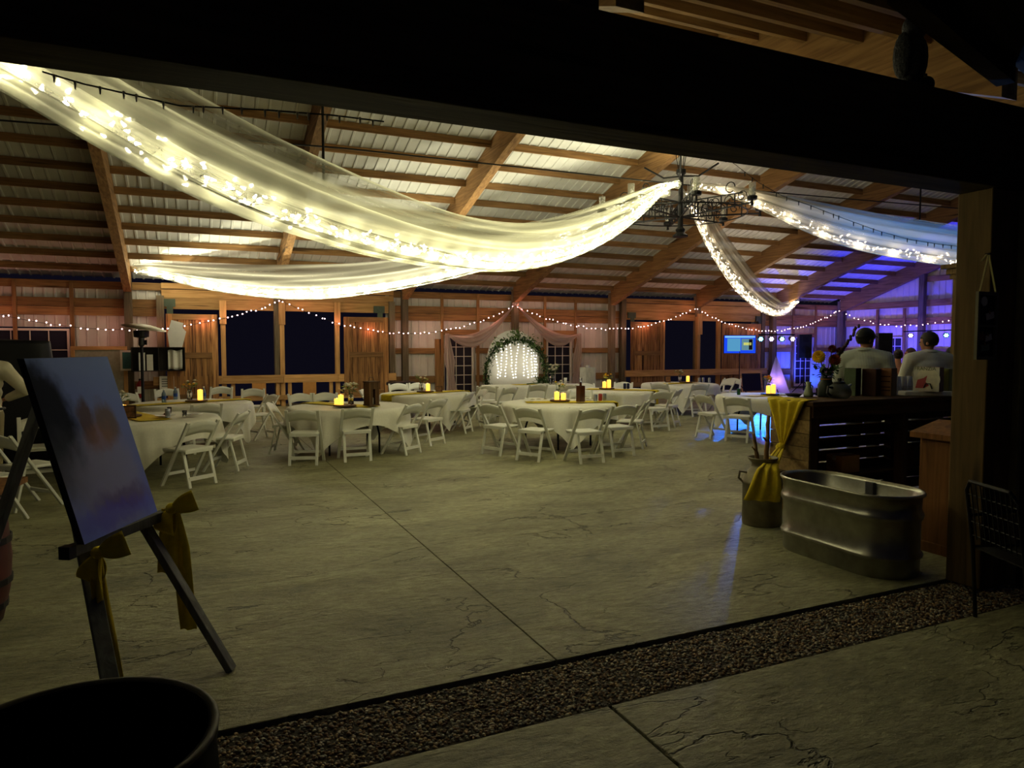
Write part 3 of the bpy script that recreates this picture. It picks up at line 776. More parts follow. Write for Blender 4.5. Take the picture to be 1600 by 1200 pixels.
def cloth(loc, rot, half, label, seed, wr=TR):
    rnd = random.Random(seed); p1, p2, p3 = (rnd.uniform(0, 6) for _ in range(3))
    def fn(u, v):
        a = u*2*PI
        smax = half/max(abs(math.cos(a-rot)), abs(math.sin(a-rot)))
        s = smax*v**.8; r0 = wr+.012
        if s <= r0: return Vector((math.cos(a)*s, math.sin(a)*s, TH+.006))
        dr = s-r0; fall = min(dr, TH-.05)
        k = min(1, fall/.35)
        fold = (.05*math.sin(a*9+p1)+.035*math.sin(a*15+p2)+.02*math.sin(a*27+p3))*k
        corner = max(0, (smax-half)/(half*.414))
        r = r0+.018+.05*fall+fold*(.5+.7*corner)+.03*min(1, dr/.04)-.03*corner*k
        return Vector((math.cos(a)*r, math.sin(a)*r, TH+.006-fall*(1-.02*math.sin(a*9+p1))))
    o = MB().grid(fn, 144, 26).build('tablecloth', M_CLOTH, None, smooth=True, loc=(loc.x, loc.y, 0))
    return tag(o, label, 'tablecloth')
def runner(loc, ang, w, over0, over1, label, gather=True, wr=TR, thick=.008):
    """mustard cloth laid across the table, ends hanging down by over0 / over1 (0: stops on the table)"""
    d = Vector((math.cos(ang), math.sin(ang), 0)); s = Vector((-d.y, d.x, 0))
    e0 = -(wr+.085+over0) if over0 else -wr*.6
    e1 = (wr+.085+over1) if over1 else wr*.6
    def fn(u, v):
        q = e0+(e1-e0)*u; a = abs(q); hang = max(0, a-(wr+.085)); out = min(a, wr+.085)
        ww = w*(1-(.55*math.exp(-((hang-.22)/.10)**2) if gather and hang > 0 else 0))
        x = (v-.5)*ww
        rp = .012*math.sin(v*30+q*3)*(1 if hang > 0 else .25)
        lift = max(0, out-wr)*-.02
        return d*(math.copysign(out+ (rp if hang > 0 else 0), q))+s*x+Vector((0, 0, TH+.016+lift+(abs(rp) if hang == 0 else 0)-hang))
    o = MB().grid(fn, 60, 14).build('table_runner', M_YEL, None, smooth=True, loc=(loc.x, loc.y, 0), solid=.003)
    return tag(o, label, 'table runner')
def add_table(px, py, rot, desc, half=1.15, cloth_seed=1):
    p = G(px, py-2.4, TH)
    o = TABLE if _ft[0] else copy_tree(TABLE); _ft[0] = False
    o.location = (p.x, p.y, 0); o.rotation_euler = (0, 0, rot*.7)
    o['label'] = 'round folding table hidden under the cloth, '+desc; o['group'] = 'round banquet tables'
    c = cloth(p, rot, half, 'white square cloth over the round table '+desc, cloth_seed)
    c['group'] = 'white tablecloths'
    return p
TB = {}
spec = [('T1', 545, 637, .15, 'with the tall dark lantern'), ('T2', 872, 632, .55, 'with the amber bottle'), ('T3', 668, 617, .9, 'between lantern table and arch'),
        ('T5', 955, 612, .35, 'behind the amber bottle table'), ('T6', 1062, 602, .2, 'before the open barn door'), ('T7', 1199, 621, .45, 'beside the bar end'),
        ('T8', 300, 632, .30, 'with bottled water near the heater'), ('T9', 222, 656, .75, 'with the small dark picture frame')]
for i, (k, px, py, rot, desc) in enumerate(spec): TB[k] = add_table(px, py, rot, desc, cloth_seed=i+3)
CHR = {
 'T1': ('white folding chair at the dark lantern table', [(478, 724, 22), (554, 716, 4), (624, 708, -12), (447, 706, 0), (476, 682, 0), (512, 680, 0)]),
 'T2': ('white folding chair at the amber bottle table', [(781, 709, 6), (836, 718, -16), (914, 721, 14), (963, 711, -14), (987, 699, -8), (905, 672, 0)]),
 'T3': ('white folding chair at the table between lantern table and arch', [(669, 694, 50), (713, 675, 25), (739, 668, 10), (586, 668, 0), (626, 652, 0), (655, 650, 0)]),
 'T5': ('white folding chair at the table behind the amber bottle table', [(1024, 672, -10), (1043, 666, 0), (920, 652, 0), (972, 648, 0)]),
 'T6': ('white folding chair at the table before the open barn door', [(1086, 650, 10), (1036, 648, 0), (1128, 640, 0), (1142, 636, 25)]),
 'T7': ('white folding chair at the table beside the bar end', [(1112, 683, 0), (1155, 689, 6)]),
 'T8': ('white folding chair at the table with bottled water', [(408, 685, 0), (264, 668, 0), (345, 662, 0), (316, 704, 0), (206, 680, 0), (396, 668, 20)]),
 'T9': ('white folding chair at the table with the small picture frame', [(298, 757, 14), (355, 733, -10)])}
LAND = {'the arch': (8.8, 18.5), 'the bar': (6.8, 5.2), 'the easel': (-.4, 3.6), 'the patio heater': (-.8, 14), 'the screen': (16.9, 18.5), 'the milk can': (4.75, 5.0), 'the wide open doorway': (2.3, 20.4), 'the pebble strip': (1.5, 3.0), 'the american flag': (23.5, 15.8)}
def side_of(c, p, used, skip=''):
    best = None
    for nm, q in LAND.items():
        if nm in used: continue
        a = Vector((q[0]-c.x, q[1]-c.y)).normalized(); b_ = Vector((p.x-c.x, p.y-c.y))
        v = a.dot(b_.normalized()) if b_.length > 0 else 0
        if best is None or v > best[0]: best = (v, nm)
    used.add(best[1]); return best[1]
for k, (lab, cs) in CHR.items():
    used = set()
    for px, py, tn in cs:
        o = chair(px, py, TB[k], lab, 'folding chairs '+lab[20:], tn, .93)
        o['label'] = lab+', towards '+side_of(TB[k], o.location, used)
# chairs beside the easel, turned loosely
lt = CF(-5.2, 8.6)
for px, py, tgt, tn, wh in ((42, 792, G(120, 770), -20, 'with its front to the canvas'), (66, 752, CF(-5.0, 6.4), 15, 'half hidden by the canvas'), (-22, 818, G(60, 800), 10, 'cut off beside the barrel table'), (62, 706, G(-60, 720), 20, 'with a pink cloth over it')):
    chair(px, py, tgt, 'white folding chair loose behind the easel, '+wh, 'loose folding chairs behind the easel', tn)
# rectangular head table in front of the arch
hp = G(838, 602.2, TH)
ht = thing('long_table', 'long folding table hidden under the cloth in front of the arch', 'table', (hp.x, hp.y+.25, 0), 0)
HL, HW = 1.22, .38
MB().b2((-HL, -HW, TH-.03), (HL, HW, TH)).build('tabletop', MATS['laminate'], ht)
for sx in (-1, 1):
    for sy in (-1, 1): MB().cyl((sx*(HL-.15), sy*(HW-.06), 0), (sx*(HL-.15), sy*(HW-.06), TH-.03), .015, .015, 8).build('leg', M_BLACK, ht)
def hc(u, v):
    # rounded rectangle loft, dropping to just above the floor
    a = u*2*PI; c, s_ = math.cos(a), math.sin(a); e = .22
    x = math.copysign(abs(c)**e, c)*(HL+.012); y = math.copysign(abs(s_)**e, s_)*(HW+.012)
    if v < .25: return Vector((x*v/.25, y*v/.25, TH+.006))
    k = (v-.25)/.75; f = 1+.03*k*math.sin(a*30)/max(.4, 1)+.02*k
    return Vector((x*f+.02*k*math.copysign(1, x), y+math.copysign(.02*k+.025*k*(.5+.5*math.sin(x*24)), y), TH+.006-k*.70))
o = MB().grid(hc, 200, 12).build('tablecloth', M_CLOTH, None, smooth=True, loc=ht.location); tag(o, 'white floor length cloth on the long table before the arch', 'tablecloth', 'white tablecloths')
for (px, py, tn), wh in zip(((760, 656, 0), (786, 660, 40), (836, 652, 0), (880, 652, 0)), ('near the french window', 'turned aside', 'before the bouquet', 'before the white vase')):
    chair(px, py, (ht.location.x+.1*(px-838)/10, ht.location.y+1.5, 0), 'white folding chair at the long table before the arch, '+wh, 'folding chairs at the long table', tn)
# runners
runner(TB['T1'], R(-60), .34, .40, 0, 'mustard runner hanging down the lantern table')
runner(TB['T2'], R(-20), .34, 0, .38, 'mustard runner hanging off the amber bottle table')
runner(TB['T3'], R(20), .34, .12, .12, 'mustard runner across the table between lantern table and arch', gather=False)
runner(TB['T5'], R(-45), .36, 0, .40, 'mustard runner hanging off the table behind the amber bottle table')
runner(TB['T6'], R(10), .34, 0, 0, 'short mustard runner on the table before the barn door', gather=False)
runner(TB['T7'], R(5), .32, .0, 0, 'short mustard runner on the table beside the bar end', gather=False)
runner(TB['T8'], R(25), .30, .12, .10, 'mustard runner across the table with bottled water', gather=False)
runner(TB['T9'], R(-70), .40, .50, 0, 'mustard runner knotted below the edge beside the picture frame')

# ================================================================== CENTREPIECES
def bloom(mb, c, r, mi, n=10, layers=3):
    c = Vector(c)
    for L in range(layers):
        rr = r*(1-.22*L); el = .15+.42*L
        for k in range(n):
            a = 2*PI*(k+.5*L)/n; d = Vector((math.cos(a)*math.cos(el), math.sin(a)*math.cos(el), math.sin(el)))
            s = Vector((-math.sin(a), math.cos(a), 0))*rr*.36
            mb.add([c, c+d*rr*.55-s, c+d*rr, c+d*rr*.55+s], [(0,1,2,3)], mi)
    mb.ell(c+Vector((0,0,r*.25)), r*.35, 6, 4, mi)
def leaf(mb, p, d, L, w, mi):
    p, d = Vector(p), Vector(d).normalized(); s = d.cross(Vector((0,0,1)))
    s = s.normalized()*w if s.length > .01 else Vector((w, 0, 0))
    mid = p+d*L*.5+Vector((0,0,.1*L))
    mb.add([p, mid-s, p+d*L, mid+s], [(0,1,2,3)], mi)
M_PETW = plain('white_petal', hexc(236, 232, 214), .7, var=.05); M_PETY = plain('yellow_petal', hexc(240, 196, 40), .7, var=.1)
M_PETR = plain('rust_petal', hexc(150, 66, 34), .7, var=.2); M_PETO = plain('orange_petal', hexc(232, 140, 30), .7, var=.15); M_PETM = plain('wine_petal', hexc(96, 30, 40), .7, var=.2)
def flower_jar(p, label, hgt=.15, r=.045, petals=(M_PETW, M_PETY), n=7, spread=.10, br=.045, seed=1, group='flower jars on the tables', tall=.12):
    rnd = random.Random(seed)
    t = thing('flower_jar', label, 'flowers', p, 0, group)
    MB().lathe([(0, 0), (r*.95, 0), (r, .01), (r, hgt*.75), (r*.75, hgt*.88), (r*.78, hgt), (r*.72, hgt), (r*.70, hgt*.88), (r*.94, hgt*.74), (r*.94, .012), (0, .012)], 16).build('jar', M_GLASS, t, smooth=True)
    st, bl, lf = MB(), MB(), MB()
    for k in range(n):
        a = rnd.uniform(0, 6.28); q = rnd.uniform(.15, 1)*spread
        top = Vector((math.cos(a)*q, math.sin(a)*q, hgt+tall*rnd.uniform(.5, 1.15)))
        st.tube([(math.cos(a)*r*-.4, math.sin(a)*r*-.4, .02), (math.cos(a)*r*.5, math.sin(a)*r*.5, hgt), top], .003, 4)
        b_ = MB(); bloom(b_, top, br*rnd.uniform(.75, 1.15), 0)
        b_.build('bloom', petals[k % len(petals)], t)
        for j in range(4):
            leaf(lf, top-Vector((0,0,rnd.uniform(.02, .07))), (math.cos(a+rnd.uniform(-2, 2)), math.sin(a+rnd.uniform(-2, 2)), rnd.uniform(-.2, .6)), rnd.uniform(.05, .10), .015, 0)
    st.build('stems', M_GREEN, t); lf.build('leaves', M_GREEN2, t)
    return t
def candle(p, h, r, label, group='lit pillar candles', power=P_CANDLE):
    t = thing('pillar_candle', label, 'candle', p, 0, group)
    MB().lathe([(0, 0), (r, 0), (r, h-.01), (r*.9, h+.004), (r*.75, h-.004), (r*.6, h-.012), (0, h-.014)], 16).build('wax', M_CAND, t, smooth=True)
    MB().lathe([(0, 0), (.006, .008), (.004, .02), (0, .03)], 8, (0, 0, h-.014)).build('flame', M_FLAME, t)
    lamp('POINT', (0, 0, h+.04), power, (1, .55, .16), t, size=.01, name='candle_light')
    return t
def slice_(p, label, r=.14):
    n = 18; pts = [(math.cos(2*PI*i/n)*r*(1+.05*math.sin(i*2.3)), math.sin(2*PI*i/n)*r*(1+.05*math.cos(i*1.7))) for i in range(n)]
    return tag(MB().prism(pts, (0,0,0), (1,0,0), (0,1,0), .018).build('wood_slice', MATS['bar_wood'], None, loc=p, bevel=.003), label, 'wood slice', 'wood slices under the candles')
TZ = TH+.034
def on(k, dx, dy, dz=0): return Vector((TB[k].x+dx*_r.x+dy*_f.x, TB[k].y+dx*_r.y+dy*_f.y, TZ+dz))
names = {k: d for k, _, _, _, d in spec}
for k, (cx, cy) in {'T1': (.02, -.35), 'T2': (.03, .05), 'T3': (-.05, .0), 'T5': (-.1, 0), 'T6': (.18, .1), 'T7': (.05, 0), 'T8': (.08, 0), 'T9': (-.18, -.02)}.items():
    dn = 'on the table '+names[k]
    slice_(on(k, cx, cy, -.004), 'round wood slice '+dn, .17)
    cs = {'T1': [(-.06, 0, .15), (-.13, .03, .09)], 'T2': [(-.05, -.02, .13), (.06, -.04, .11)], 'T3': [(.06, 0, .14)], 'T5': [(-.05, 0, .13), (.05, -.01, .17)], 'T6': [(.04, -.05, .14)], 'T7': [(-.05, -.05, .14), (.05, -.04, .17)], 'T8': [(.07, -.02, .17)], 'T9': [(.0, -.1, .13)]}[k]
    for j, (dx, dy, h) in enumerate(cs): candle(on(k, cx+dx, cy+dy, .018), h, .042, ('tall' if j == 0 else 'second')+' lit ivory candle '+dn, 'candles '+dn)
    pet = {'T1': (M_PETW,), 'T2': (M_PETY, M_PETW), 'T3': (M_PETW,), 'T5': (M_PETY,), 'T6': (M_PETW,), 'T7': (M_PETO, M_PETY), 'T8': (M_PETW, M_PETY), 'T9': (M_PETW,)}[k]
    off = {'T1': (.09, .02), 'T2': (-.02, .12), 'T3': (-.08, .02), 'T5': (.02, .12), 'T6': (-.14, .05), 'T7': (.02, .14), 'T8': (-.14, .05), 'T9': (-.16, .1)}[k]
    flower_jar(on(k, cx+off[0], cy+off[1], .0185), 'glass jar of flowers '+dn, petals=pet, n=9 if k in ('T1', 'T7') else 6, spread=.12, br=.06 if k in ('T1', 'T7') else .045, seed=hash(k) % 7+1 if False else ord(k[1]), hgt=.17, tall=.13)
def lantern(p, label):
    t = thing('lantern', label, 'lantern', p, .3); h, w = .36, .075
    for sx in (-1, 1):
        for sy in (-1, 1): MB().b2((sx*w-.012, sy*w-.012, 0), (sx*w+.012, sy*w+.012, h)).build('corner_post', MATS['bar_wood_z'], t)
    MB().b2((-w-.02, -w-.02, 0), (w+.02, w+.02, .02)).build('base', MATS['bar_wood'], t); MB().b2((-w-.02, -w-.02, h), (w+.02, w+.02, h+.02)).build('top', MATS['bar_wood'], t)
    for sx in (-1, 1):
        MB().b2((sx*w-.006, -w, .02), (sx*w+.006, w, h)).build('side_panel', MATS['bar_wood_z'], t)
        MB().b2((-w, sx*w-.006, .02), (-.022, sx*w+.006, h)).build('front_panel', MATS['bar_wood_z'], t); MB().b2((.022, sx*w-.006, .02), (w, sx*w+.006, h)).build('front_panel', MATS['bar_wood_z'], t); MB().b2((-.022, sx*w-.006, h*.72), (.022, sx*w+.006, h)).build('front_panel', MATS['bar_wood_z'], t)
    MB().tube([(-.05, 0, h+.02), (-.03, 0, h+.08), (.03, 0, h+.08), (.05, 0, h+.02)], .004, 5).build('handle', M_IRON, t)
    MB().lathe([(0, .02), (.035, .02), (.035, .12), (0, .12)], 12).build('candle', M_PAPER, t)
    return t
lantern(on('T1', .42, -.28), 'tall dark wooden lantern on white cloth beside flower jar')
def bottle(p, label, h=.22, r=.034, mat=None, cap=None, name='bottle', cat='bottle', group=None, band=None):
    t = thing(name, label, cat, p, 0, group)
    MB().lathe([(0, 0), (r, .002), (r, h*.6), (r*.85, h*.7), (r*.4, h*.82), (r*.36, h*.94), (0, h*.94)], 14).build('body', mat or M_GLASS, t, smooth=True)
    MB().lathe([(0, h*.93), (r*.42, h*.93), (r*.42, h), (0, h)], 10).build('cap', cap or M_PAPER, t)
    if band: MB().lathe([(r+.001, h*.25), (r+.001, h*.5)], 14, caps=False).build('label', band, t)
    return t
M_AMB = plain('amber_glass', hexc(70, 36, 12), .15, var=.1, spec=.5); M_WATER = plain('water_bottle', hexc(150, 175, 200), .1, trans=.6, var=.05)
M_BLUE = plain('blue_print', hexc(40, 80, 160), .5)
bt_ = thing('square_bottle', 'tall amber square bottle on the round table beside two candles', 'bottle', on('T2', .36, -.2), .2)
MB().b2((-.055, -.055, 0), (.055, .055, .27)).build('body', M_AMB, bt_, bevel=.01); MB().cyl((0,0,.27), (0,0,.33), .022, .018, 10).build('neck', M_AMB, bt_); MB().cyl((0,0,.33), (0,0,.40), .026, .026, 10).build('stopper', M_GLASS, bt_)
def can(p, label, col, group=None):
    t = thing('drink_can', label, 'can', p, 0, group)
    MB().lathe([(0, 0), (.026, 0), (.033, .012), (.033, .108), (.027, .12), (0, .118)], 14).build('body', col, t, smooth=True); MB().ell((0, .008, .122), (.008, .012, .002), 8, 4).build('tab', M_CHROME, t)
    return t
C1 = plain('silver_can', hexc(150, 156, 168), .3, metal=.7); C2 = plain('navy_can', hexc(36, 44, 84), .35, metal=.4); C3 = plain('green_can', hexc(34, 84, 56), .35, metal=.4); C4 = plain('red_cup', hexc(150, 50, 44), .5)
can(on('T2', .62, -.1), 'silver can near the edge of the amber bottle table', C1); can(on('T2', .80, .12), 'grey can beside a crumpled napkin on the amber bottle table', C1)
can(on('T2', .72, .05), 'small red tumbler between two cans on the amber bottle table', C4)
can(on('T5', .28, -.1), 'navy can on the table behind the amber bottle table', C2); can(on('T5', .36, -.05), 'dark blue can touching another on the rear table', C2)
can(on('T7', -.62, -.2), 'green can standing alone on the table beside the bar', C3)
for j, (dx, dy) in enumerate(((.5, 0), (.62, .08), (.75, -.02))): can(on('T6', dx, dy), 'pale metal tumbler at the edge of the table before the barn door', C1, 'tumblers on the table before the barn door')
for j, (dx, dy) in enumerate(((-.42, .30), (.0+.02, .42), (-.3+.0, -.35))): bottle(on('T8', dx, dy), ('blue labelled water bottle nearest the patio heater', 'blue labelled water bottle behind the white flower jar', 'clear water bottle at the front of the table near the heater')[j], mat=M_WATER, band=M_BLUE, group='water bottles')
def fold_frame(p, rz, label, w=.2, h=.16, face=None):
    t = thing('picture_frame', label, 'picture frame', p, rz)
    a = .012
    for lo, hi in (((-w/2, 0, 0), (w/2, .015, a*1.4)), ((-w/2, 0, h-a*1.4), (w/2, .015, h)), ((-w/2, 0, a), (-w/2+a*1.4, .015, h-a)), ((w/2-a*1.4, 0, a), (w/2, .015, h-a))): MB().b2(lo, hi).build('frame_side', MATS['bar_wood'], t)
    MB().b2((-w/2+a, .004, a), (w/2-a, .012, h-a)).build('picture', face or plain('sepia_photo', hexc(120, 82, 52), .4, var=.6, scale=18), t)
    MB().bar((0, .012, h*.7), (0, .09, 0), .03, .004).build('stand', MATS['bar_wood'], t)
    return t
fold_frame(on('T9', .0, -.36), R(-22), 'small dark framed photo standing on the table behind the easel', .22, .17)
fold_frame(on('T3', .24, -.05), R(-20), 'tiny dark framed card on the table near the arch', .14, .12)
fold_frame(on('T6', -.3, 0), R(-20), 'dark framed card on the table before the barn door', .14, .16)
def saucer(p, label, r=.1, m=None):
    return tag(MB().lathe([(0, .003), (r*.6, .003), (r, .014), (r*.98, .018), (r*.6, .008), (0, .008)], 18).build('saucer', m or M_PAPER, None, loc=p), label, 'plate')
saucer(on('T9', .36, -.1), 'small plate with a dark red flower on the framed photo table', .13, M_GALV)
rb = MB(); bloom(rb, (0,0,0), .045, 0); tag(rb.build('red_dahlia', M_PETM, None, loc=on('T9', .36, -.1, .022)), 'dark red dahlia lying on a small plate', 'dahlia')
saucer(on('T9', .62, .12), 'shallow dish near the edge of the framed photo table', .12, M_GALV)
for dx, dy in ((.22, .3), (.66, -.2)):
    tag(MB().lathe([(0, 0), (.024, 0), (.03, .09), (.027, .09), (.022, .006), (0, .006)], 12).build('tumbler', M_GLASS, None, loc=on('T9', dx, dy), smooth=True), ('small clear tumbler behind the red dahlia plate' if dx < .5 else 'small clear tumbler near the table edge by the pale blue can'), 'glass', 'tumblers on the framed photo table')
can(on('T9', .48, -.28), 'pale blue can on the framed photo table', C1)
# crumpled napkins on the amber bottle table
for j, (dx, dy, s_) in enumerate(((-.38, .15, .22), (.5, .35, .2))):
    rn = random.Random(j)
    tag(MB().grid(lambda u, v: Vector(((u-.5)*s_*1.6, (v-.5)*s_, .012+.022*abs(math.sin(u*9+j))*abs(math.cos(v*7)))), 14, 10).build('napkin', M_CLOTH, None, loc=on('T2', dx, dy), smooth=True), ('crumpled white napkin beside the flower jar, amber bottle table', 'crumpled white napkin behind the amber bottle')[j], 'napkin')

# ================================================================== ARCH, WINDOW SWAGS, WALL THINGS
YA = 18.2
ac = W(803, 575, YA); aw = .80
arch = thing('arch_panel', 'tall white round topped backdrop panel behind the long table', 'backdrop', (ac.x, YA, 0))
ztop = W(806, 516, YA).z; rr_ = aw
poly = [(-rr_, 0), (rr_, 0)]+[(rr_*math.cos(PI*i/28), ztop-rr_+rr_*math.sin(PI*i/28)) for i in range(29)]
MB().prism(poly, (0, .03, 0), (1,0,0), (0,0,1), -.03).build('board', plain('white_board', hexc(222, 220, 208), .6, var=.03), arch)
for sx in (-1, 1): MB().b2((sx*.6-.03, .03, 0), (sx*.6+.03, .33, .04)).bar((sx*.6, .30, .02), (sx*.6, .05, .9), .04, .03).build('foot_brace', WBAR, arch)
# curtain lights hanging in front of the panel
cl = thing('curtain_lights', 'white curtain light strands hanging inside the greenery arch', 'string lights', (ac.x, YA-.10, 1.8))
AZ0 = W(803, 531, YA-.12).z; AR = .94
wr, bb = MB(), MB(); rn = random.Random(5)
for x in (-.60, -.44, -.30, -.17, .09, .27, .40, .50, .58, .66):
    zt = AZ0-AR+math.sqrt(max(.01, (AR-.12)**2-x*x)); xx = x; pts = []; z = zt
    while z > .76:
        pts.append((xx, 0, z-1.8)); bb.ell((xx, -.005, z-1.8), .017, 6, 4); z -= .085; xx += rn.uniform(-.022, .022)
    wr.tube(pts, .003, 3)
wr.build('strand', M_PAPER, cl); tag(bb.build('bulbs', B_WHITE, cl), kind='stuff')
for x in (-.5, -.2, .2, .5): 
    for z in (-.7, -.1): lamp('POINT', (x, -.12, z), P_ARCH, (1, .88, .66), cl, size=.05, name='string_light')
# greenery hoop
ga = thing('greenery_arch', 'round topped metal hoop wound with dark green leaves', 'arch', (ac.x, YA-.16, 0))
cz = AZ0-AR
path = [Vector((-AR, 0, 0.0))]+[Vector((-AR, 0, cz*k/8)) for k in range(1, 9)]+[Vector((-AR*math.cos(PI*i/30), 0, cz+AR*math.sin(PI*i/30))) for i in range(1, 31)]+[Vector((AR, 0, cz*(1-k/8))) for k in range(1, 9)]
MB().tube(path, .018, 6).build('hoop', M_IRON, ga)
for sx in (-1, 1): MB().b2((sx*AR-.12, -.15, 0), (sx*AR+.12, .1, .012)).build('base_plate', M_IRON, ga)
lf, lf2 = MB(), MB(); rn = random.Random(9)
for i in range(len(path)-1):
    dn = 26 if i < 44 else 10
    for j in range(dn):
        p = path[i].lerp(path[i+1], rn.random())+Vector((rn.gauss(0, .05), rn.uniform(-.1, .05), rn.gauss(0, .05)))
        leaf(lf if rn.random() < .75 else lf2, p, (rn.uniform(-1, 1), rn.uniform(-1, .3), rn.uniform(-1, 1)), rn.uniform(.07, .13), rn.uniform(.02, .032), 0)
for ax, az, n in ((-.56, 1.78, 40), (.0, 2.02, 70), (.42, 1.88, 40), (.62, 1.66, 30)):
    for j in range(n):
        p = Vector((ax+rn.gauss(0, .10), rn.uniform(-.1, 0), az+rn.gauss(0, .06)))
        leaf(lf2, p, (rn.uniform(-1, 1), rn.uniform(-1, .3), rn.uniform(-1, 1)), rn.uniform(.08, .14), .028, 0)
lf.build('dark_leaves', M_GREEN, ga); lf2.build('pale_leaves', M_GREEN2, ga)
# sheer blush swags over the french windows
def strip_cloth(name, mb_fn, nu, nv, mat, par):
    o = MB().grid(mb_fn, nu, nv).build(name, mat, par, smooth=True); uv_grid(o, nu, nv); return o
def win_swag(label, peak, out, lowbelly, tail_bot, sgn, tw):
    YS = 20.30
    P, O = W(*peak, YS), W(*out, YS)
    t = thing('window_swag', label, 'drape', P, 0, 'blush sheer window swags')
    lo = W(*lowbelly, YS)
    def f(u, v):
        a = P.lerp(O, u); c = 4*u*(1-u)
        top = a.z-c*.36*(.9+.3*u)*(P.z-O.z)*.9-.03*c
        dep = .05+.42*math.sin(PI*u)**1.2*(.5+.8*u)
        z = top-dep*v; q = Vector((a.x, YS-.02-.05*math.sin(v*20+u*4)*min(1, c*2)-.05*c, z)); return q-P
    strip_cloth('swag', f, 40, 16, SHEERP, t)
    tb = W(*tail_bot, YS)
    def g(u, v):
        z = O.z+(tb.z-O.z)*u; wv = tw*(.35+.65*min(1, u*2.2)) if u < .5 else tw*(1-.35*math.sin(PI*(u-.5)*2))
        x = O.x+(tb.x-O.x)*u*.6+(v-.5)*wv
        return Vector((x, YS-.03-.035*math.sin(v*22), z))-P
    strip_cloth('tail', g, 24, 16, SHEERP, t)
    MB().ell(Vector((0, -.03, .02)), (.07, .05, .06), 8, 6).build('knot', SHEERP, t)
win_swag('blush sheer swag over the french window beside the barn door, meeting at the post', (803, 476), (698, 521), (745, 545), (712, 612), -1, .34)
win_swag('blush sheer swag over the french window beside the grey box', (807, 476), (905, 521), (860, 535), (893, 606), 1, .34)
# head table things
HT = ht.location; hz = TH+.012
flower_jar(Vector((HT.x+.62, HT.y+.1, hz)), 'big white bouquet in a glass vase on the long table', hgt=.22, r=.06, petals=(M_PETW,), n=12, spread=.17, br=.07, seed=21, tall=.22, group='long table things')
bq = thing('bouquet', 'dark green bouquet lying on the long table before the arch', 'bouquet', (HT.x+.22, HT.y-.12, hz+.02))
b1 = MB(); rn = random.Random(3)
for j in range(90): leaf(b1, (rn.gauss(0, .08), rn.gauss(0, .06), abs(rn.gauss(.05, .05))), (rn.uniform(-1, 1), rn.uniform(-1, 1), rn.uniform(-.1, 1)), .1, .025, 0)
b1.build('foliage', M_GREEN, bq); MB().tube([(-.05, 0, .02), (-.3, -.02, .012), (-.42, 0, 0)], .014, 6).build('stems', M_GREEN, bq)
b2_ = MB(); bloom(b2_, (.06, -.05, .09), .05, 0); b2_.build('bloom', M_PETW, bq)
for j, dx in enumerate((.44, .52, .92)):
    tag(MB().lathe([(0, 0), (.03, 0), (.042, .15), (.038, .15), (.028, .006), (0, .006)], 12).build('tumbler', M_GLASS if j < 2 else M_PAPER, None, loc=(HT.x+dx, HT.y-.15+.1*(j == 2), hz), smooth=True), ('clear tumbler beside the big white bouquet', 'clear tumbler touching the bouquet vase', 'pale cup on the long table end')[j], 'cup')
runner(Vector((HT.x-.2, HT.y, 0)), R(0), .3, 0, 0, 'short mustard runner on the long table', gather=False, wr=.5)
flg = MB().b2((-.17, -.17, 0), (.17, .17, .62)).build('storage_bin', plain('pale_grey_plastic', hexc(190, 188, 178), .5), None, bevel=.02)
p = G(918, 640); p.y += .0; flg.location = (11.6, 18.3, 0); flg.location = W(918, 606, 17.2); flg.location.z = 0
tag(flg, 'upright pale grey bin behind the tables near the window swag', 'bin'); flg.scale = (1, 1, 1.75)
ld = MB().lathe([(.05, 0), (.05, .03), (0, .04)], 10).build('lid_knob', MATS['pale_grey_plastic'], flg); ld.location = (0, 0, .62)
# black bin behind the first row
bn = MB().lathe([(0, 0), (.3, 0), (.36, .62), (.40, .64), (.40, .70), (.36, .72), (0, .72)], 18).build('trash_can', M_BLACK, None, smooth=True); bn.location = W(627, 612, 18.5); bn.location.z = 0
tag(bn, 'round black trash can behind the tables near the barn door', 'trash can')

# ================================================================== BACK LEFT CORNER
def heater():
    p = W(224, 640, 16.3); t = thing('patio_heater', 'tall patio heater with a tilted metal dish top', 'heater', (p.x, p.y, 0))
    zt = W(229, 515, 13.6).z; zt = 1.68+(541-517)*14.9/1097
    MB().lathe([(0, 0), (.26, 0), (.26, .06), (.22, .10), (.2, .5), (.05, .52), (0, .52)], 20).build('base', M_BLACK, t)
    MB().cyl((0,0,.5), (0,0,zt-.3), .03, .03, 10).build('pole', M_BLACK, t)
    MB().lathe([(.03, zt-.34), (.06, zt-.3), (.055, zt-.16), (.14, zt-.14), (.15, zt-.02), (.12, zt), (0, zt)], 18).build('burner', plain('heater_steel', hexc(60, 60, 58), .35, metal=.7), t)
    d = MB().lathe([(.42, -.02), (.41, .0), (.28, .035), (.10, .065), (0, .07)], 28, caps=False).build('dish', plain('dish_aluminium', hexc(176, 170, 150), .35, metal=.8), t, smooth=True, solid=.006)
    d.location = (.06, -.02, zt+.05); d.rotation_euler = (R(4), R(9), 0)
    MB().b2((.06, -.05, zt-.3), (.10, .05, zt-.2)).build('control', M_BLACK, t)
heater()
sh = thing('wall_shelf', 'dark wall cubby shelf holding paper and a towel', 'shelf', W(248, 579, 20.12))
for lo, hi in (((-.62, -.02, -.02), (.62, .22, 0)), ((-.62, -.02, .58), (.62, .22, .6)), ((-.62, -.02, 0), (-.6, .22, .58)), ((.6, -.02, 0), (.62, .22, .58)), ((-.01, -.02, 0), (.01, .22, .58)), ((-.62, .20, 0), (.62, .22, .58))):
    MB().b2(lo, hi).build('panel', plain('dark_laminate', hexc(34, 26, 22), .6), sh)
sp = sh.location
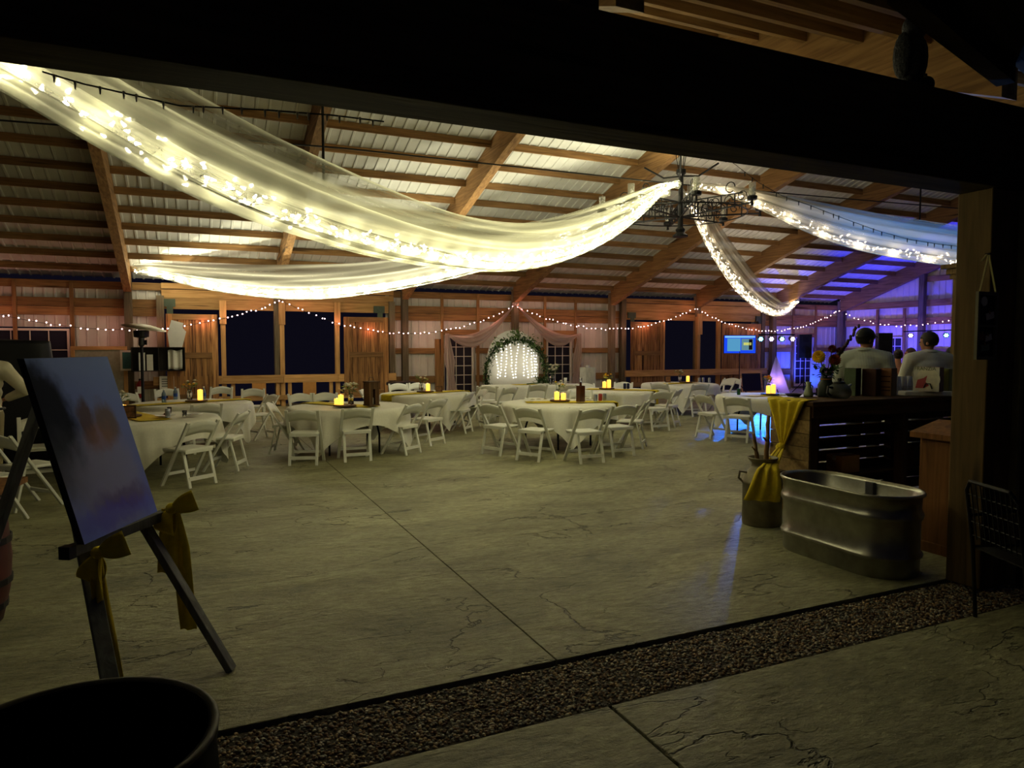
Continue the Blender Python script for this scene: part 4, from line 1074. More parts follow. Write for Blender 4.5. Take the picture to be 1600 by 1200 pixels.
for j, x in enumerate((-.38, -.20)):
    tag(MB().b2((x-.07, .02, 0), (x+.07, .16, .46-.05*j)).build('binder', M_PAPER, None, loc=sp, bevel=.004), ('white binder standing in the dark wall shelf', 'slimmer white binder standing in the dark wall shelf')[j], 'binder')
def tow(u, v): return Vector((.22+u*.34, .08+.04*math.sin(u*12), .02+.50*v+.015*math.sin(u*8)))
tag(MB().grid(tow, 12, 6).build('towel', M_CLOTH, None, loc=sp, smooth=True, solid=.008), 'white towel hanging in the dark wall shelf', 'towel')
tag(MB().add([(.26, .05, .60), (.56, .05, .60), (.66, .05, 1.0), (.58, .05, 1.10), (.60, .05, 1.22), (.32, .05, 1.30), (.22, .05, .95), (.26, .09, .60), (.56, .09, .60), (.66, .09, 1.0), (.58, .09, 1.10), (.60, .09, 1.22), (.32, .09, 1.30), (.22, .09, .95)],
    [(0,1,2,3,4,5,6), (13,12,11,10,9,8,7)]+[(i, 7+i, 7+(i+1) % 7, (i+1) % 7) for i in range(7)]).build('paper_roll', M_PAPER, None, loc=sp), 'crumpled white paper sheet propped on top of the wall shelf', 'paper')
fr = thing('framed_board', 'small teal framed notice beside the dark wall shelf', 'picture frame', W(205, 579, 20.45))
MB().b2((-.24, 0, 0), (.24, .03, .52)).build('frame', M_TRIMW, fr); MB().b2((-.19, -.005, .05), (.19, .0, .47)).build('sheet', plain('teal_card', hexc(50, 96, 92), .6, var=.2), fr)
wb = thing('notice_board', 'large pale wood framed grey board on the wall behind the easel', 'board', W(158, 640, 20.5))
MB().b2((-.62, 0, 0), (.62, .04, .04)).build('frame_side', WLIGHT, wb)
zz = W(158, 541, 20.5).z-wb.location.z
MB().b2((-.62, -.02, zz-.09), (.62, .04, zz)).build('frame_side', WLIGHT, wb); MB().b2((-.62, -.02, 0), (-.53, .04, zz-.09)).build('frame_side', WLIGHTZ, wb); MB().b2((.53, -.02, 0), (.62, .04, zz-.09)).build('frame_side', WLIGHTZ, wb)
MB().b2((-.53, .0, .04), (.53, .02, zz-.09)).build('sheet', plain('grey_board', hexc(150, 146, 128), .7), wb)
ex = thing('fire_extinguisher', 'red fire extinguisher on the wall post behind the tables', 'extinguisher', W(219, 622, 20.4))
MB().lathe([(0, 0), (.07, 0), (.075, .03), (.075, .36), (.03, .43), (.02, .46), (0, .46)], 14).build('cylinder', plain('red_paint', hexc(120, 20, 18), .4), ex, smooth=True); MB().b2((-.02, -.06, .46), (.02, .03, .5)).build('valve', M_BLACK, ex); MB().tube([(.02, -.03, .48), (.10, -.03, .42), (.09, -.03, .2)], .01, 6).build('hose', M_BLACK, ex)
MB().b2((-.055, -.085, .12), (.055, -.07, .3)).build('instructions', M_PAPER, ex)
for px, py, m, nm, lab, w_, h_ in ((261, 608, M_PAPER, 'notice', 'white printed notice on the rail under the dark shelf', .34, .34), (405, 618, M_KRAFT, 'kraft_sign', 'brown kraft sign hung on the rail left of the doorway post', .36, .36), (484, 617, M_KRAFT, 'kraft_sign', 'brown kraft sign hung on the rail right of the doorway post', .36, .38)):
    q = W(px, py, 20.40); lab = lab.replace('left of the doorway post', 'between the first two jamb posts').replace('right of the doorway post', 'nearest the knotty door by the long table')
    o = thing(nm, lab, 'sign', q)
    MB().b2((-w_/2, -.012, 0), (w_/2, .0, h_)).build('sheet', m, o)
    if m is M_PAPER:
        for k in range(4): MB().b2((-.12, -.014, .07+k*.06), (.12-.05*(k % 2), -.012, .09+k*.06)).build('print_line', plain('ink%d' % k, hexc(80, 80, 76), .8), o)
    else: MB().b2((-w_/2-.02, -.016, h_-.02), (w_/2+.02, .004, h_)).build('batten', WLIGHT, o)
# covered black cart and person's surroundings near the left edge are built with the people

# ================================================================== STAGE: screen, light bars, speakers
def tripod(t, h, spread=.45, base=.0, mat=None):
    mat = mat or M_BLACK
    MB().cyl((0,0,.08), (0,0,h), .018, .014, 8).build('pole', mat, t)
    for k in range(3):
        a = k*2*PI/3+.5; MB().bar((0,0,.42), (math.cos(a)*spread, math.sin(a)*spread, .012), .022, .022).build('tripod_leg', mat, t)
tv = thing('tv_screen', 'flat screen on a black stand glowing blue and white before the barn door', 'screen', (16.62, 18.3, 0), R(-25)); tvp = W(1156, 538, 18.3); tv.location = (tvp.x, 18.3, 0)
tripod(tv, 1.5, .45)
zc = tvp.z
MB().b2((-.54, 0, zc-.31), (.54, .05, zc+.31)).build('housing', M_BLACK, tv, bevel=.008)
MB().b2((-.525, -.006, zc-.295), (.525, -.001, zc+.295)).build('display', emit('screen_blue', (.01, .06, .8), .9), tv)
MB().b2((-.50, -.009, zc+.22), (.50, -.0065, zc+.28)).build('title_bar', emit('screen_white', (.25, .6, .9), .8), tv)
MB().b2((-.42, -.010, zc-.23), (.02, -.0065, zc+.20)).build('left_panel', emit('screen_cyan', (.10, .36, .62), .75), tv)
pnl = MB().b2((.05, -.010, zc-.20), (.44, -.0065, zc+.19)).build('photo_panel', emit('screen_photo', (.16, .34, .42), .6), tv)
MB().b2((.30, -.012, zc-.18), (.42, -.0102, zc+.17)).build('dark_patch', plain('screen_dark', (.01, .01, .03), .4), pnl)
MB().b2((.12, -.012, zc-.03), (.38, -.0102, zc+.06)).build('yellow_patch', emit('screen_yellow', (.7, .75, .2), .7), pnl)
lamp('AREA', (0, -.06, zc), 5, (.1, .35, 1), tv, size=1.0, size_y=.55, name='screen_light', aim=(0, -3, zc))
def par(t, loc, col, emis, aim):
    d = (Vector(aim)-Vector(loc)).normalized(); q = d.to_track_quat('-Z', 'Y').to_matrix(); L = Vector(loc)
    b = MB().lathe([(.03, .16), (.085, .13), (.095, .0), (.095, -.02), (.085, -.02), (.085, -.0), (0, .0)], 16)
    b.v = [tuple(q @ Vector(v)+L) for v in b.v]
    o = b.build('par_can', M_BLACK, t, smooth=True)
    e = MB()
    for k in range(7):
        a = k*PI/3; c = Vector((math.cos(a)*.05, math.sin(a)*.05, -.012)) if k < 6 else Vector((0, 0, -.012))
        e.ell(q @ c+L, .023, 8, 6)
    e.build('lens', emit('lens_%s_%d' % (t.name, len(t.children)), emis, 5), o)
    return o
# first light bar with the white tripod scrim
p0 = W(1213, 540, 17.0)
ls = thing('light_stand', 'stage light bar of four lamps on a stand with white scrim', 'stage lights', (p0.x, 17.0, 0), R(-24))
tripod(ls, 2.1, .45); Zl = 1.68+11*22.5/1097
MB().bar((-.58, 0, Zl+.14), (.58, 0, Zl+.14), .04, .04).build('crossbar', M_BLACK, ls)
sc = 1.36
MB().add([(0, 0, sc+.04), (-.46, -.18, .02), (.46, -.18, .02), (0, .5, .02)], [(0, 1, 2), (0, 2, 3), (0, 3, 1)]).build('scrim', sheer('white_scrim', (.75, .72, .78), .12, .6, 6), ls)
lamp('POINT', (0, .05, .55), 9, (.42, .22, 1), ls, size=.05, name='scrim_light')
cols = [((.01, .20, 1), (.25, .8, 1)), ((.25, .12, 1), (.75, .6, 1)), ((.02, .5, .9), (.3, .9, 1)), ((.30, .10, 1), (.85, .65, 1))]
cb = Vector(ls.location)
for k in range(4):
    lx = -.51+.34*k
    par(ls, (lx, -.02, Zl), *cols[k], (lx*1.2, -3, Zl-.6))
# their beams: forward over the dance floor, up to the drapes and over the wall
for k, (aim, ang, pw) in enumerate((((-3.7, -9.0, -.2), 15, 2600), ((-1.6, -8.9, 4.0), 24, 5000), ((-1.6, -6.5, -.2), 26, 900), ((-.6, -8.6, 4.3), 24, 9000))):
    lamp('SPOT', (-.51+.34*k, -.06, Zl), pw*P_STAGE, ((.01, .20, 1), (.04, .30, 1), (.10, .14, 1), (.03, .28, 1))[k], ls, size=.05, name='beam', angle=ang, blend=.6, aim=aim)
# second bar in front of the gable wall
p1 = W(1449, 540, 16.3); ls2 = thing('light_stand', 'stage light bar with two lamps in front of the gable wall', 'stage lights', (p1.x, 16.3, 0), R(-48))
tripod(ls2, 2.2, .5); Z2 = 1.68+17*24.0/1097
MB().bar((-.75, 0, Z2+.14), (.75, 0, Z2+.18), .04, .04).build('crossbar', M_BLACK, ls2)
for lx, c in ((-.52, cols[1]), (.55, cols[0])):
    par(ls2, (lx, -.02, Z2), *c, (lx, -3, Z2-.4))
lamp('SPOT', (-.52, -.06, Z2), 500*P_STAGE, (.22, .12, 1), ls2, size=.05, name='beam', angle=60, blend=.7, aim=(-4, -5, .2))
lamp('SPOT', (.55, -.06, Z2), 700*P_STAGE, (.03, .35, 1), ls2, size=.05, name='beam', angle=50, blend=.7, aim=(2, -7, 2.5))
# uplights washing the walls blue and violet
def uplight(loc, aim, col, pw, ang, label):
    t = thing('uplight', label, 'uplight', loc)
    MB().lathe([(0, 0), (.11, 0), (.11, .04), (.09, .05), (.1, .24), (.09, .25), (.085, .22), (0, .21)], 14).build('housing', M_BLACK, t)
    MB().lathe([(0, .215), (.083, .216)], 14).build('lens', emit('uplens_%d' % int(loc[0]*10), col, 4), t)
    lamp('SPOT', (0, 0, .27), pw*P_STAGE, col, t, size=.06, name='beam', angle=ang, blend=.8, aim=Vector(aim)-Vector(loc))
uplight((21.3, 19.6, 0), (22.2, 20.8, 2.0), (.03, .06, 1), 320, 110, 'black uplight washing the back wall corner blue')
uplight((22.6, 18.2, 0), (24.2, 18.0, 2.8), (.05, .05, 1), 620, 120, 'black uplight by the gable window washing it violet')
uplight((22.2, 15.6, 0), (24.2, 15.4, 3.2), (.06, .05, 1), 620, 120, 'black uplight under the flag washing the gable wall')
uplight((19.0, 19.0, 0), (20.2, 18.6, 5.0), (.02, .03, 1), 900, 60, 'black uplight behind the screen shining on the roof')
uplight((21.0, 15.5, 0), (21.6, 16.5, 5.0), (.02, .03, 1), 900, 60, 'black uplight beside the second light bar shining on the roof')
def speaker(px, Y, z, h, w, label):
    q = W(px, 540, Y); t = thing('speaker', label, 'speaker', (q.x, Y, 0), R(-35))
    tripod(t, z, .4); MB().b2((-w/2, -.17, z), (w/2, .17, z+h)).build('cabinet', M_BLACK, t, bevel=.02)
    MB().lathe([(0, 0), (.13, 0), (.14, .01), (0, .012)], 18).build('woofer_ring', M_IRON, t, loc=(0, -.172, z+h*.36), rot=(R(90), 0, 0)); MB().b2((-.1, -.18, z+h*.68), (.1, -.17, z+h*.88)).build('horn', M_IRON, t)
speaker(1257, 18.6, 1.25, .85, .44, 'black loudspeaker on a stand before the french door')
speaker(1381, 15.6, 1.30, .80, .42, 'black loudspeaker on a stand behind the man in the cap')
eb = MB().b2((-.5, 0, 0), (.5, .05, .62)).b2((-.42, -.006, .08), (.42, 0, .54), 1).build('framed_chalkboard', [WLIGHT, M_BLACK], None); q = W(1176, 612, 18.9); eb.location = (q.x, 18.9, .0); eb.rotation_euler = (R(-8), 0, 0); eb.scale = (1, 1, 1.35)
tag(eb, 'empty wooden framed black board leaning behind the screen stand', 'board')
pl_ = thing('pedestal_screen', 'white upright panel glowing blue before the french door', 'panel', (W(1274, 600, 18.0).x, 18.0, 0), R(-20))
MB().b2((-.2, -.02, .05), (.2, .02, 1.15)).build('panel', MATS['white_scrim'], pl_); MB().b2((-.22, -.12, 0), (.22, .12, .05)).build('foot', M_BLACK, pl_)
uplight((W(1280, 600, 17.4).x, 17.4, 0), (W(1274, 600, 18.0).x, 18.2, .9), (.02, .10, 1), 120, 90, 'black uplight in front of the white panel')
# flag
fl = thing('flag', 'american flag hanging limp from a pole by the gable wall', 'flag', (W(1492, 540, 15.2).x, 15.2, 0))
zt = W(1490, 450, 15.2).z
MB().cyl((0, 0, 0), (0, 0, zt), .018, .014, 8).ell((0, 0, zt+.03), .035, 8, 6).lathe([(0, 0), (.18, 0), (.16, .05), (.03, .07)], 14).build('pole', plain('brass', hexc(150, 116, 60), .3, metal=.8), fl)
MR, MW, MBL = plain('flag_red', hexc(150, 30, 40), .8), plain('flag_white', hexc(220, 216, 214), .8), plain('flag_blue', hexc(28, 34, 84), .8)
def ff(u, v):   # u along stripes (gathered), v down the hoist
    return Vector((.02+.30*u*(.35+.65*v)+.03*math.sin(u*16), -.10*math.sin(u*19+v)*(.3+.7*u)-.02, zt-.05-v*1.05-u*.62*(1-.15*v)))
mb = MB(); NU, NV = 26, 26
vs_ = [ff(i/NU, j/NV) for j in range(NV+1) for i in range(NU+1)]
for j in range(NV):
    for i in range(NU):
        mi = 2 if (i < NU*.42 and j < NV*.54) else ((j//2) % 2)
        k = len(mb.v); mb.add([vs_[j*(NU+1)+i], vs_[j*(NU+1)+i+1], vs_[(j+1)*(NU+1)+i+1], vs_[(j+1)*(NU+1)+i]], [(0,1,2,3)], mi)
fc = mb.build('cloth', [MR, MW, MBL], fl)
stars = MB()
for a in range(6):
    for b in range(5):
        q = ff((a+.6)/6*.40, (b+.6)/5*.5); stars.ell(q+Vector((0, -.008, 0)), .014, 5, 3)
stars.build('stars', MW, fc)

# ================================================================== BAR
BH = 1.14; BX0, BX1, BY0, BY1 = 5.47, 9.0, 4.99, 5.50
bar = thing('bar_counter', 'dark rustic wooden bar with slatted front and plank end', 'bar', (BX0, BY0, 0))
L_, D_ = BX1-BX0, BY1-BY0
MB().b2((-.03, -.04, BH-.045), (L_, D_+.04, BH)).build('counter', WBAR, bar, bevel=.006)
MB().b2((0, -.02, BH-.16), (L_, .01, BH-.045)).build('apron', WBAR, bar)
for x in (.045, 1.35, 2.45): MB().b2((x-.045, .0, 0), (x+.045, .09, BH-.16)).build('upright', WBARZ, bar)
for x in (.5, 1.7, 2.9): MB().b2((x-.045, D_-.12, 0), (x+.045, D_-.03, BH-.05)).build('upright', WBARZ, bar)
rn = random.Random(2)
for k in range(8):
    z0 = .03+k*.134; MB().b2((0, D_-.028, z0+rn.uniform(0, .008)), (L_, D_-.004, z0+.118+rn.uniform(0, .008))).build('slat', WBAR, bar)
for k in range(8):
    z0 = .02+k*.134; MB().b2((-.025, .002, z0), (-.002, D_-.004, z0+.128)).build('end_board', WPALLET, bar)
MB().b2((.1, .1, .34), (L_, D_-.05, .36)).build('shelf', WBAR, bar)
for nm, lab, x, z, d, m in (('carton', 'pale cardboard carton on the shelf under the bar', .75, .36, (.26, .2, .18), M_KRAFT), ('crate', 'dark crate on the shelf under the bar', 1.9, .36, (.4, .24, .22), WBAR)):
    o = thing(nm, lab, 'box', (BX0+x, BY0+.26, z)); MB().b2((-d[0]/2, -d[1]/2, 0), (d[0]/2, d[1]/2, d[2])).build('body', m, o, bevel=.004); MB().b2((-d[0]/2-.004, -.02, d[2]-.05), (d[0]/2+.004, .02, d[2]+.002)).build('tape', M_TRIMW if m is M_KRAFT else M_IRON, o)
def B(px, py=616): return G(px, py, BH)
# scarf over the bar end, gathered, tail lying over the milk can
scf = thing('scarf', 'long mustard scarf gathered down the bar end onto the milk can', 'scarf', (BX0-.03, BY0+.25, 0))
so = Vector(scf.location); xe = BX0-.05
kn = Vector((xe-.03, BY0+.30, .66))
def sc1(u, v):
    a = Vector((xe, BY0+.03+(D_+.0)*v, BH+.008))
    if u < .15: return Vector((xe+.17*(1-u/.15), a.y, BH+.012+.004*math.sin(v*20)))-so
    k = (u-.15)/.85; w_ = (1-k)**1.0*.93+.07
    y = kn.y+(a.y-kn.y)*w_
    return Vector((xe-.015-.025*math.sin(v*24)*(1-.4*k), y, BH-(BH-kn.z)*k-.02*math.sin(PI*v)*(1-k)))-so
MB().grid(sc1, 20, 28).build('drape', M_YEL, scf, smooth=True, solid=.004)
MB().lathe([(.02, -.04), (.045, -.02), (.05, .01), (.03, .04)], 10, kn-so+Vector((-.01, 0, 0))).build('knot', M_YEL, scf, smooth=True)
MCAN = G(1190, 818)
e0, e1 = G(1178, 787, .38), G(1226, 786, .36)
e0 = CF((1165-800)/1097*6.22, 6.22, 1.68-(783-541)*6.22/1097); e1 = CF((1224-800)/1097*6.26, 6.26, 1.68-(787-541)*6.26/1097)
tk = CF((1206-800)/1097*6.36, 6.36, 1.68-(731-541)*6.36/1097)
def sc2(u, v):
    if u < .4:
        k = u/.4; c = kn.lerp(tk, k); w_ = .04+.05*k
        return c+(e1-e0).normalized()*(v-.5)*w_*2+Vector((0, -.012*math.sin(v*18), 0))-so
    k = (u-.4)/.6; a = e0.lerp(e1, v); c = tk+(e1-e0).normalized()*(v-.5)*.18
    p = c.lerp(a, k); p = p.lerp(Vector((c.x+(a.x-c.x)*k**.5, c.y+(a.y-c.y)*k**.5, p.z)), .9); n = -Vector((_f.x, _f.y, 0)).normalized()
    return p+n*(.02*math.sin(v*17)+.04*math.sin(PI*k)+.005)-so
MB().grid(sc2, 26, 22).build('tail', M_YEL, scf, smooth=True, solid=.004)
# milk can with driftwood sticks
mc = thing('milk_can', 'old grey metal milk can holding driftwood sticks', 'milk can', (MCAN.x, MCAN.y, 0))
M_CAN = plain('dull_tin', hexc(120, 112, 92), .55, metal=.5, var=.35, scale=7, bump=.15)
MB().lathe([(0, 0), (.175, 0), (.18, .02), (.18, .38), (.19, .39), (.19, .41), (.18, .42), (.165, .47), (.105, .54), (.098, .58), (.135, .62), (.14, .635), (.13, .635), (.09, .58), (.095, .53), (0, .50)], 28).build('body', M_CAN, mc, smooth=True)
for s_ in (-1, 1):
    h = MB().tube([(.15, 0, .49), (.215, 0, .50), (.225, 0, .44), (.185, 0, .40)], .011, 6).build('handle', M_CAN, mc); h.rotation_euler = (0, 0, R(155 if s_ < 0 else -20))
for j, (a, b_, r_) in enumerate((((-.05, .0, .52), (-.10, .02, .86), .018), ((.03, -.01, .52), (.09, .03, 1.02), .024), ((-.01, .03, .52), (-.06, .05, .80), .014))):
    a, b_ = Vector(a), Vector(b_); pts = [a.lerp(b_, k/6)+Vector((.006*math.sin(k*2+j), 0, 0)) for k in range(7)]
    st_ = tag(MB().tube(pts, [r_*(1-.05*k)*(1+.1*math.sin(k*3)) for k in range(7)], 8).cyl(pts[3], pts[3]+Vector((-.05, 0, .05)), r_*.5, r_*.3, 6).build('driftwood_stick', wood('driftwood_%d' % j, hexc(110, 84, 56), hexc(160, 128, 90), 'Z'), None, smooth=True, loc=mc.location), ('short pale driftwood stick in the milk can', 'longest driftwood stick in the milk can', 'thin dark driftwood stick in the milk can')[j], 'stick')
# stock tank
tk_ = thing('stock_tank', 'oval galvanised stock tank standing by the post', 'tub', (4.685, 3.90, 0))
def stadium(r, hs, n=14):
    return [(r*math.cos(a), hs+r*math.sin(a)) for a in [PI*i/n for i in range(n+1)]]+[(r*math.cos(a), -hs+r*math.sin(a)) for a in [PI+PI*i/n for i in range(n+1)]]
prof = [(.262, .0), (.268, .02), (.268, .12), (.282, .135), (.288, .15), (.282, .165), (.268, .18), (.270, .40), (.284, .42), (.290, .44), (.284, .46), (.272, .48), (.274, .575), (.292, .585), (.298, .598), (.292, .61), (.280, .61), (.266, .58), (.260, .05), (.05, .045)]
vs_, K = [], None
for r_, z in prof:
    pts = stadium(r_, .29 if r_ > .1 else .29); K = len(pts); vs_ += [(x, y, z) for x, y in pts]
fs_ = [(j*K+i, j*K+(i+1) % K, (j+1)*K+(i+1) % K, (j+1)*K+i) for j in range(len(prof)-1) for i in range(K)]+[tuple(range((len(prof)-1)*K, len(prof)*K))]
MB().add(vs_, fs_).build('shell', M_GALV, tk_, smooth=True)
MB().b2((.235, -.035, .36), (.262, .035, .59)).build('inlet_bracket', M_GALV, tk_)
# lectern, tall cabinet
lc = thing('lectern', 'orange brown wooden lectern with sloping top behind the post', 'lectern', (5.66, 3.66, 0))
MB().b2((-.20, -.2, 0), (.2, .2, .93)).build('body', WORANGE, lc, bevel=.005); MB().prism([(-.26, .93), (.26, .93), (.26, .98), (.1, 1.06), (-.26, .975)], (0, -.25, 0), (1, 0, 0), (0, 0, 1), -.5).build('top', WORANGE, lc)
MB().b2((-.23, -.22, 0), (.23, .22, .08)).build('plinth', WORANGE, lc)
tc_ = thing('tall_cabinet', 'tall wooden cabinet with moulded cornice behind the bar', 'cabinet', (9.55, 6.1, 0))
MB().b2((0, 0, 0), (.9, .25, 2.66)).build('body', WPOST, tc_, bevel=.006)
for k, (o_, z0, z1) in enumerate(((.03, 2.60, 2.66), (.06, 2.66, 2.74), (.11, 2.74, 2.80))): MB().b2((-o_, -o_, z0), (.9+o_, .25+o_, z1)).build('cornice', WPOST, tc_, bevel=.01)
# things on the bar
def bbox(px0, px1, py_top, py_bot, depth, label, m_front, m_side, name='wine_box', text=None, extra=None):
    a, b_ = B(px0, 618), B(px1, 618); w_ = (b_-a).length; dep = (a-Vector((0, 0, a.z))).length
    Z = (a.x*_f.x+a.y*_f.y)/math.cos(_q)**1; h_ = (py_bot-py_top)*Z/F_PX
    d = (b_-a).normalized(); rz = math.atan2(d.y, d.x)-R(48)
    t = thing(name, label, 'box', (a.x, a.y, BH), rz)
    MB().b2((0, .002, 0), (w_, depth, h_)).build('carton', m_side, t, bevel=.003)
    MB().b2((.002, -.001, .002), (w_-.002, .002, h_-.002)).build('front_panel', m_front, t)
    if extra: extra(t, w_, h_)
    if text:
        cu = bpy.data.curves.new('lettering', 'FONT'); cu.body = text[0]; cu.size = text[1]; cu.extrude = .0008; cu.align_x = 'CENTER'
        o = bpy.data.objects.new('lettering', cu); COL.objects.link(o)
        dg = bpy.context.evaluated_depsgraph_get(); me = bpy.data.meshes.new_from_object(o.evaluated_get(dg)); bpy.data.objects.remove(o)
        me.materials.clear(); me.materials.append(text[3]); o = bpy.data.objects.new('lettering', me); COL.objects.link(o)
        o.parent = t; o.location = (w_*text[4] if len(text) > 4 else w_/2, -.0018, h_*text[2]); o.rotation_euler = (R(90), 0, 0)
    return t
P = lambda n, c, **k: MATS.get(n) or plain(n, c, .55, **k)
bbox(1318, 1336, 574, 617, .14, 'grey green wine box on the bar behind the kettle', P('sage_card', hexc(96, 112, 84)), P('dark_card', hexc(30, 30, 30)))
bbox(1346, 1367, 575, 617, .14, 'plain dark brown box between two wine boxes on the bar', P('brown_card', hexc(74, 44, 32)), P('brown_card', hexc(74, 44, 32)))
bbox(1374, 1391, 574, 617, .16, 'tan and wine red striped box on the bar', P('tan_card', hexc(150, 104, 64)), P('maroon_card', hexc(58, 24, 24)), extra=lambda t, w_, h_: [MB().b2((.01, -.003, h_*k), (w_-.01, -.0012, h_*k+.012)).build('stripe', P('maroon_card', hexc(58, 24, 24)), t) for k in (.18, .3, .5, .68)])
tray = MB().b2((-.26, -.09, 0), (.26, .09, .05)).build('cup_tray', M_PAPER, None, loc=B(1445, 618), rot=(0, 0, R(-25)), bevel=.01); tag(tray, 'flat white carton tray under the wine box with the big letters', 'tray')
def frz(t, w_, h_):
    n = 24
    MB().prism([(w_*.55+.48*w_*math.cos(2*PI*i/n), h_*.50+.42*h_*math.sin(2*PI*i/n)) for i in range(n)], (0, -.0012, 0), (1, 0, 0), (0, 0, 1), .0006).build('cream_oval', P('cream_print', hexc(226, 220, 196)), t)
    MB().prism([(.02, .02), (.10, .02), (.155, .05), (.12, .09), (.135, .16), (.10, .13), (.04, .11)], (.0, -.0020, .015), (1, 0, 0), (0, 0, 1), .0006).build('pink_swoosh', P('pink_print', hexc(186, 84, 84)), t)
    MB().tube([(w_*.42, -.012, .04), (w_*.5, -.02, .085), (w_*.68, -.02, .085), (w_*.74, -.012, .03)], .006, 6).build('handle_strap', M_BLACK, t)
fz = bbox(1425, 1461, 569, 607, .14, 'white and pink wine box with big lettering on the bar', P('white_card', hexc(216, 212, 198)), P('plum_card', hexc(78, 26, 48)), text=('FRANZIA', .052, .86, P('olive_ink', hexc(96, 110, 60)), .44), extra=frz)
fz.location.z += .051; fz.location += Vector((_f.x, _f.y, 0))*-.02
bbox(1473, 1481, 570, 612, .12, 'slim olive carton beside the lettered wine box', P('olive_card', hexc(92, 92, 40)), P('olive_card', hexc(92, 92, 40)))
for j, px in enumerate((1402, 1411, 1420)):
    q = B(px, 617-j*.4); t = thing('plastic_cup_stack', 'upturned stack of clear plastic cups on the bar', 'cups', q, 0, 'plastic cup stacks on the bar')
    for k in range(4): MB().lathe([(.041, k*.03), (.043, k*.03+.004), (.040, k*.03+.01), (.030, k*.03+.115), (0, k*.03+.116)], 14).build('cup', P('frosted_plastic', hexc(205, 210, 215), trans=.5, var=.02), t, smooth=True)
cs = thing('clamshell', 'clear plastic food container leaning on the bar end', 'container', B(1498, 616), R(15))
MB().b2((-.1, -.07, 0), (.1, .07, .07)).build('base', P('frosted_plastic', hexc(205, 210, 215)), cs, bevel=.02); MB().b2((-.1, .04, .07), (.1, .07, .2)).build('lid', P('frosted_plastic', hexc(205, 210, 215)), cs, bevel=.012)
kt = thing('glass_kettle', 'round glass kettle with black lid and handle on the bar', 'kettle', B(1311, 622))
MB().lathe([(0, .0), (.085, .0), (.115, .03), (.12, .07), (.10, .12), (.06, .15), (.055, .155)], 22, caps=False).build('body', P('smoke_glass', hexc(70, 74, 64), trans=.6, var=.05), kt, smooth=True)
MB().lathe([(0, .155), (.06, .155), (.055, .17), (.015, .175), (.022, .19), (.02, .205), (0, .21)], 16).build('lid', M_BLACK, kt, smooth=True)
MB().tube([(-.10, 0, .11), (-.16, 0, .12), (-.17, 0, .06), (-.12, 0, .03)], .013, 8).build('handle', M_BLACK, kt); MB().cyl((.09, 0, .09), (.17, 0, .14), .022, .012, 10).build('spout', P('smoke_glass', hexc(70, 74, 64)), kt)
pj = thing('pitcher', 'small pale ceramic pitcher standing at the bar end', 'pitcher', B(1263, 620)); MB().lathe([(0, 0), (.045, 0), (.05, .03), (.035, .08), (.022, .12), (.03, .16), (.026, .16), (0, .14)], 16).build('body', P('celadon', hexc(150, 160, 130), var=.05), pj, smooth=True); MB().tube([(.03, 0, .13), (.06, 0, .11), (.045, 0, .05)], .007, 6).build('handle', P('celadon', hexc(150, 160, 130)), pj)
tag(MB().lathe([(0, 0), (.06, 0), (.09, .03), (.085, .03), (.055, .006), (0, .006)], 20).build('bowl', M_BLACK, None, loc=B(1240, 619.5), smooth=True), 'shallow black bowl beside the pale pitcher on the bar', 'bowl')
# vase of dahlias
vz = thing('dahlia_vase', 'big dark glass jar of yellow and rust dahlias on the bar', 'flowers', B(1290, 620))
MB().lathe([(0, 0), (.075, 0), (.082, .02), (.082, .13), (.06, .17), (.055, .2), (.06, .21), (.05, .21), (.05, .17), (.074, .12), (.074, .02), (0, .015)], 20).build('jar', P('dark_glass', hexc(40, 52, 44), trans=.5, var=.05), vz, smooth=True)
MB().tube([Vector((math.cos(2*PI*i/16)*.058, math.sin(2*PI*i/16)*.058, .19)) for i in range(16)], .006, 5, closed=True).build('twine', M_KRAFT, vz)
def vloc(px, py, ddep=0):
    Z = vz.location.x*_f.x+vz.location.y*_f.y+ddep; Z = Vector((vz.location.x, vz.location.y)).dot(Vector((math.sin(_t), math.cos(_t))))+ddep
    return CF((px-800)/F_PX*Z, Z, 1.68-(py-541)*Z/F_PX)-vz.location
def dahlia(c, r_, m, nm='dahlia'):
    mb = MB()
    for L in range(6):
        el = -.45+.38*L; n = 16-L
        for k in range(n):
            a = 2*PI*(k+.5*(L % 2))/n; d = Vector((math.cos(a)*math.cos(el), math.sin(a)*math.cos(el), math.sin(el))); s_ = Vector((-math.sin(a), math.cos(a), 0))*r_*.17
            rr = r_*(1-.06*L); mb.add([Vector(c)+d*rr*.3, Vector(c)+d*rr*.75-s_, Vector(c)+d*rr, Vector(c)+d*rr*.75+s_], [(0,1,2,3)])
    mb.ell(c, r_*.5, 8, 6)
    q_ = (Vector((0, 0, EYE))-vz.location-Vector(c)); q_.z += .5*q_.length; q_ = Vector((0, 0, 1)).rotation_difference(q_.normalized()).to_matrix()
    mb.v = [tuple(q_ @ (Vector(v)-Vector(c))+Vector(c)) for v in mb.v]; o = mb.build(nm, m, vz)
    q = Vector(c); fc = (Vector((0, 0, 0))-vz.location); return o
dahlia(vloc(1279, 557, -.05), .078, M_PETY); dahlia(vloc(1304, 562, .0), .072, M_PETR); dahlia(vloc(1300, 545, .05), .05, M_PETM); dahlia(vloc(1312, 548, .03), .045, M_PETM)
st_ = MB()
for px, py in ((1279, 557), (1304, 562), (1300, 545), (1312, 548), (1338, 512)): st_.tube([(0, 0, .05), (0, 0, .2), vloc(px, py)], .005, 5)
st_.build('stems', M_GREEN, vz); lf = MB(); rn = random.Random(4)
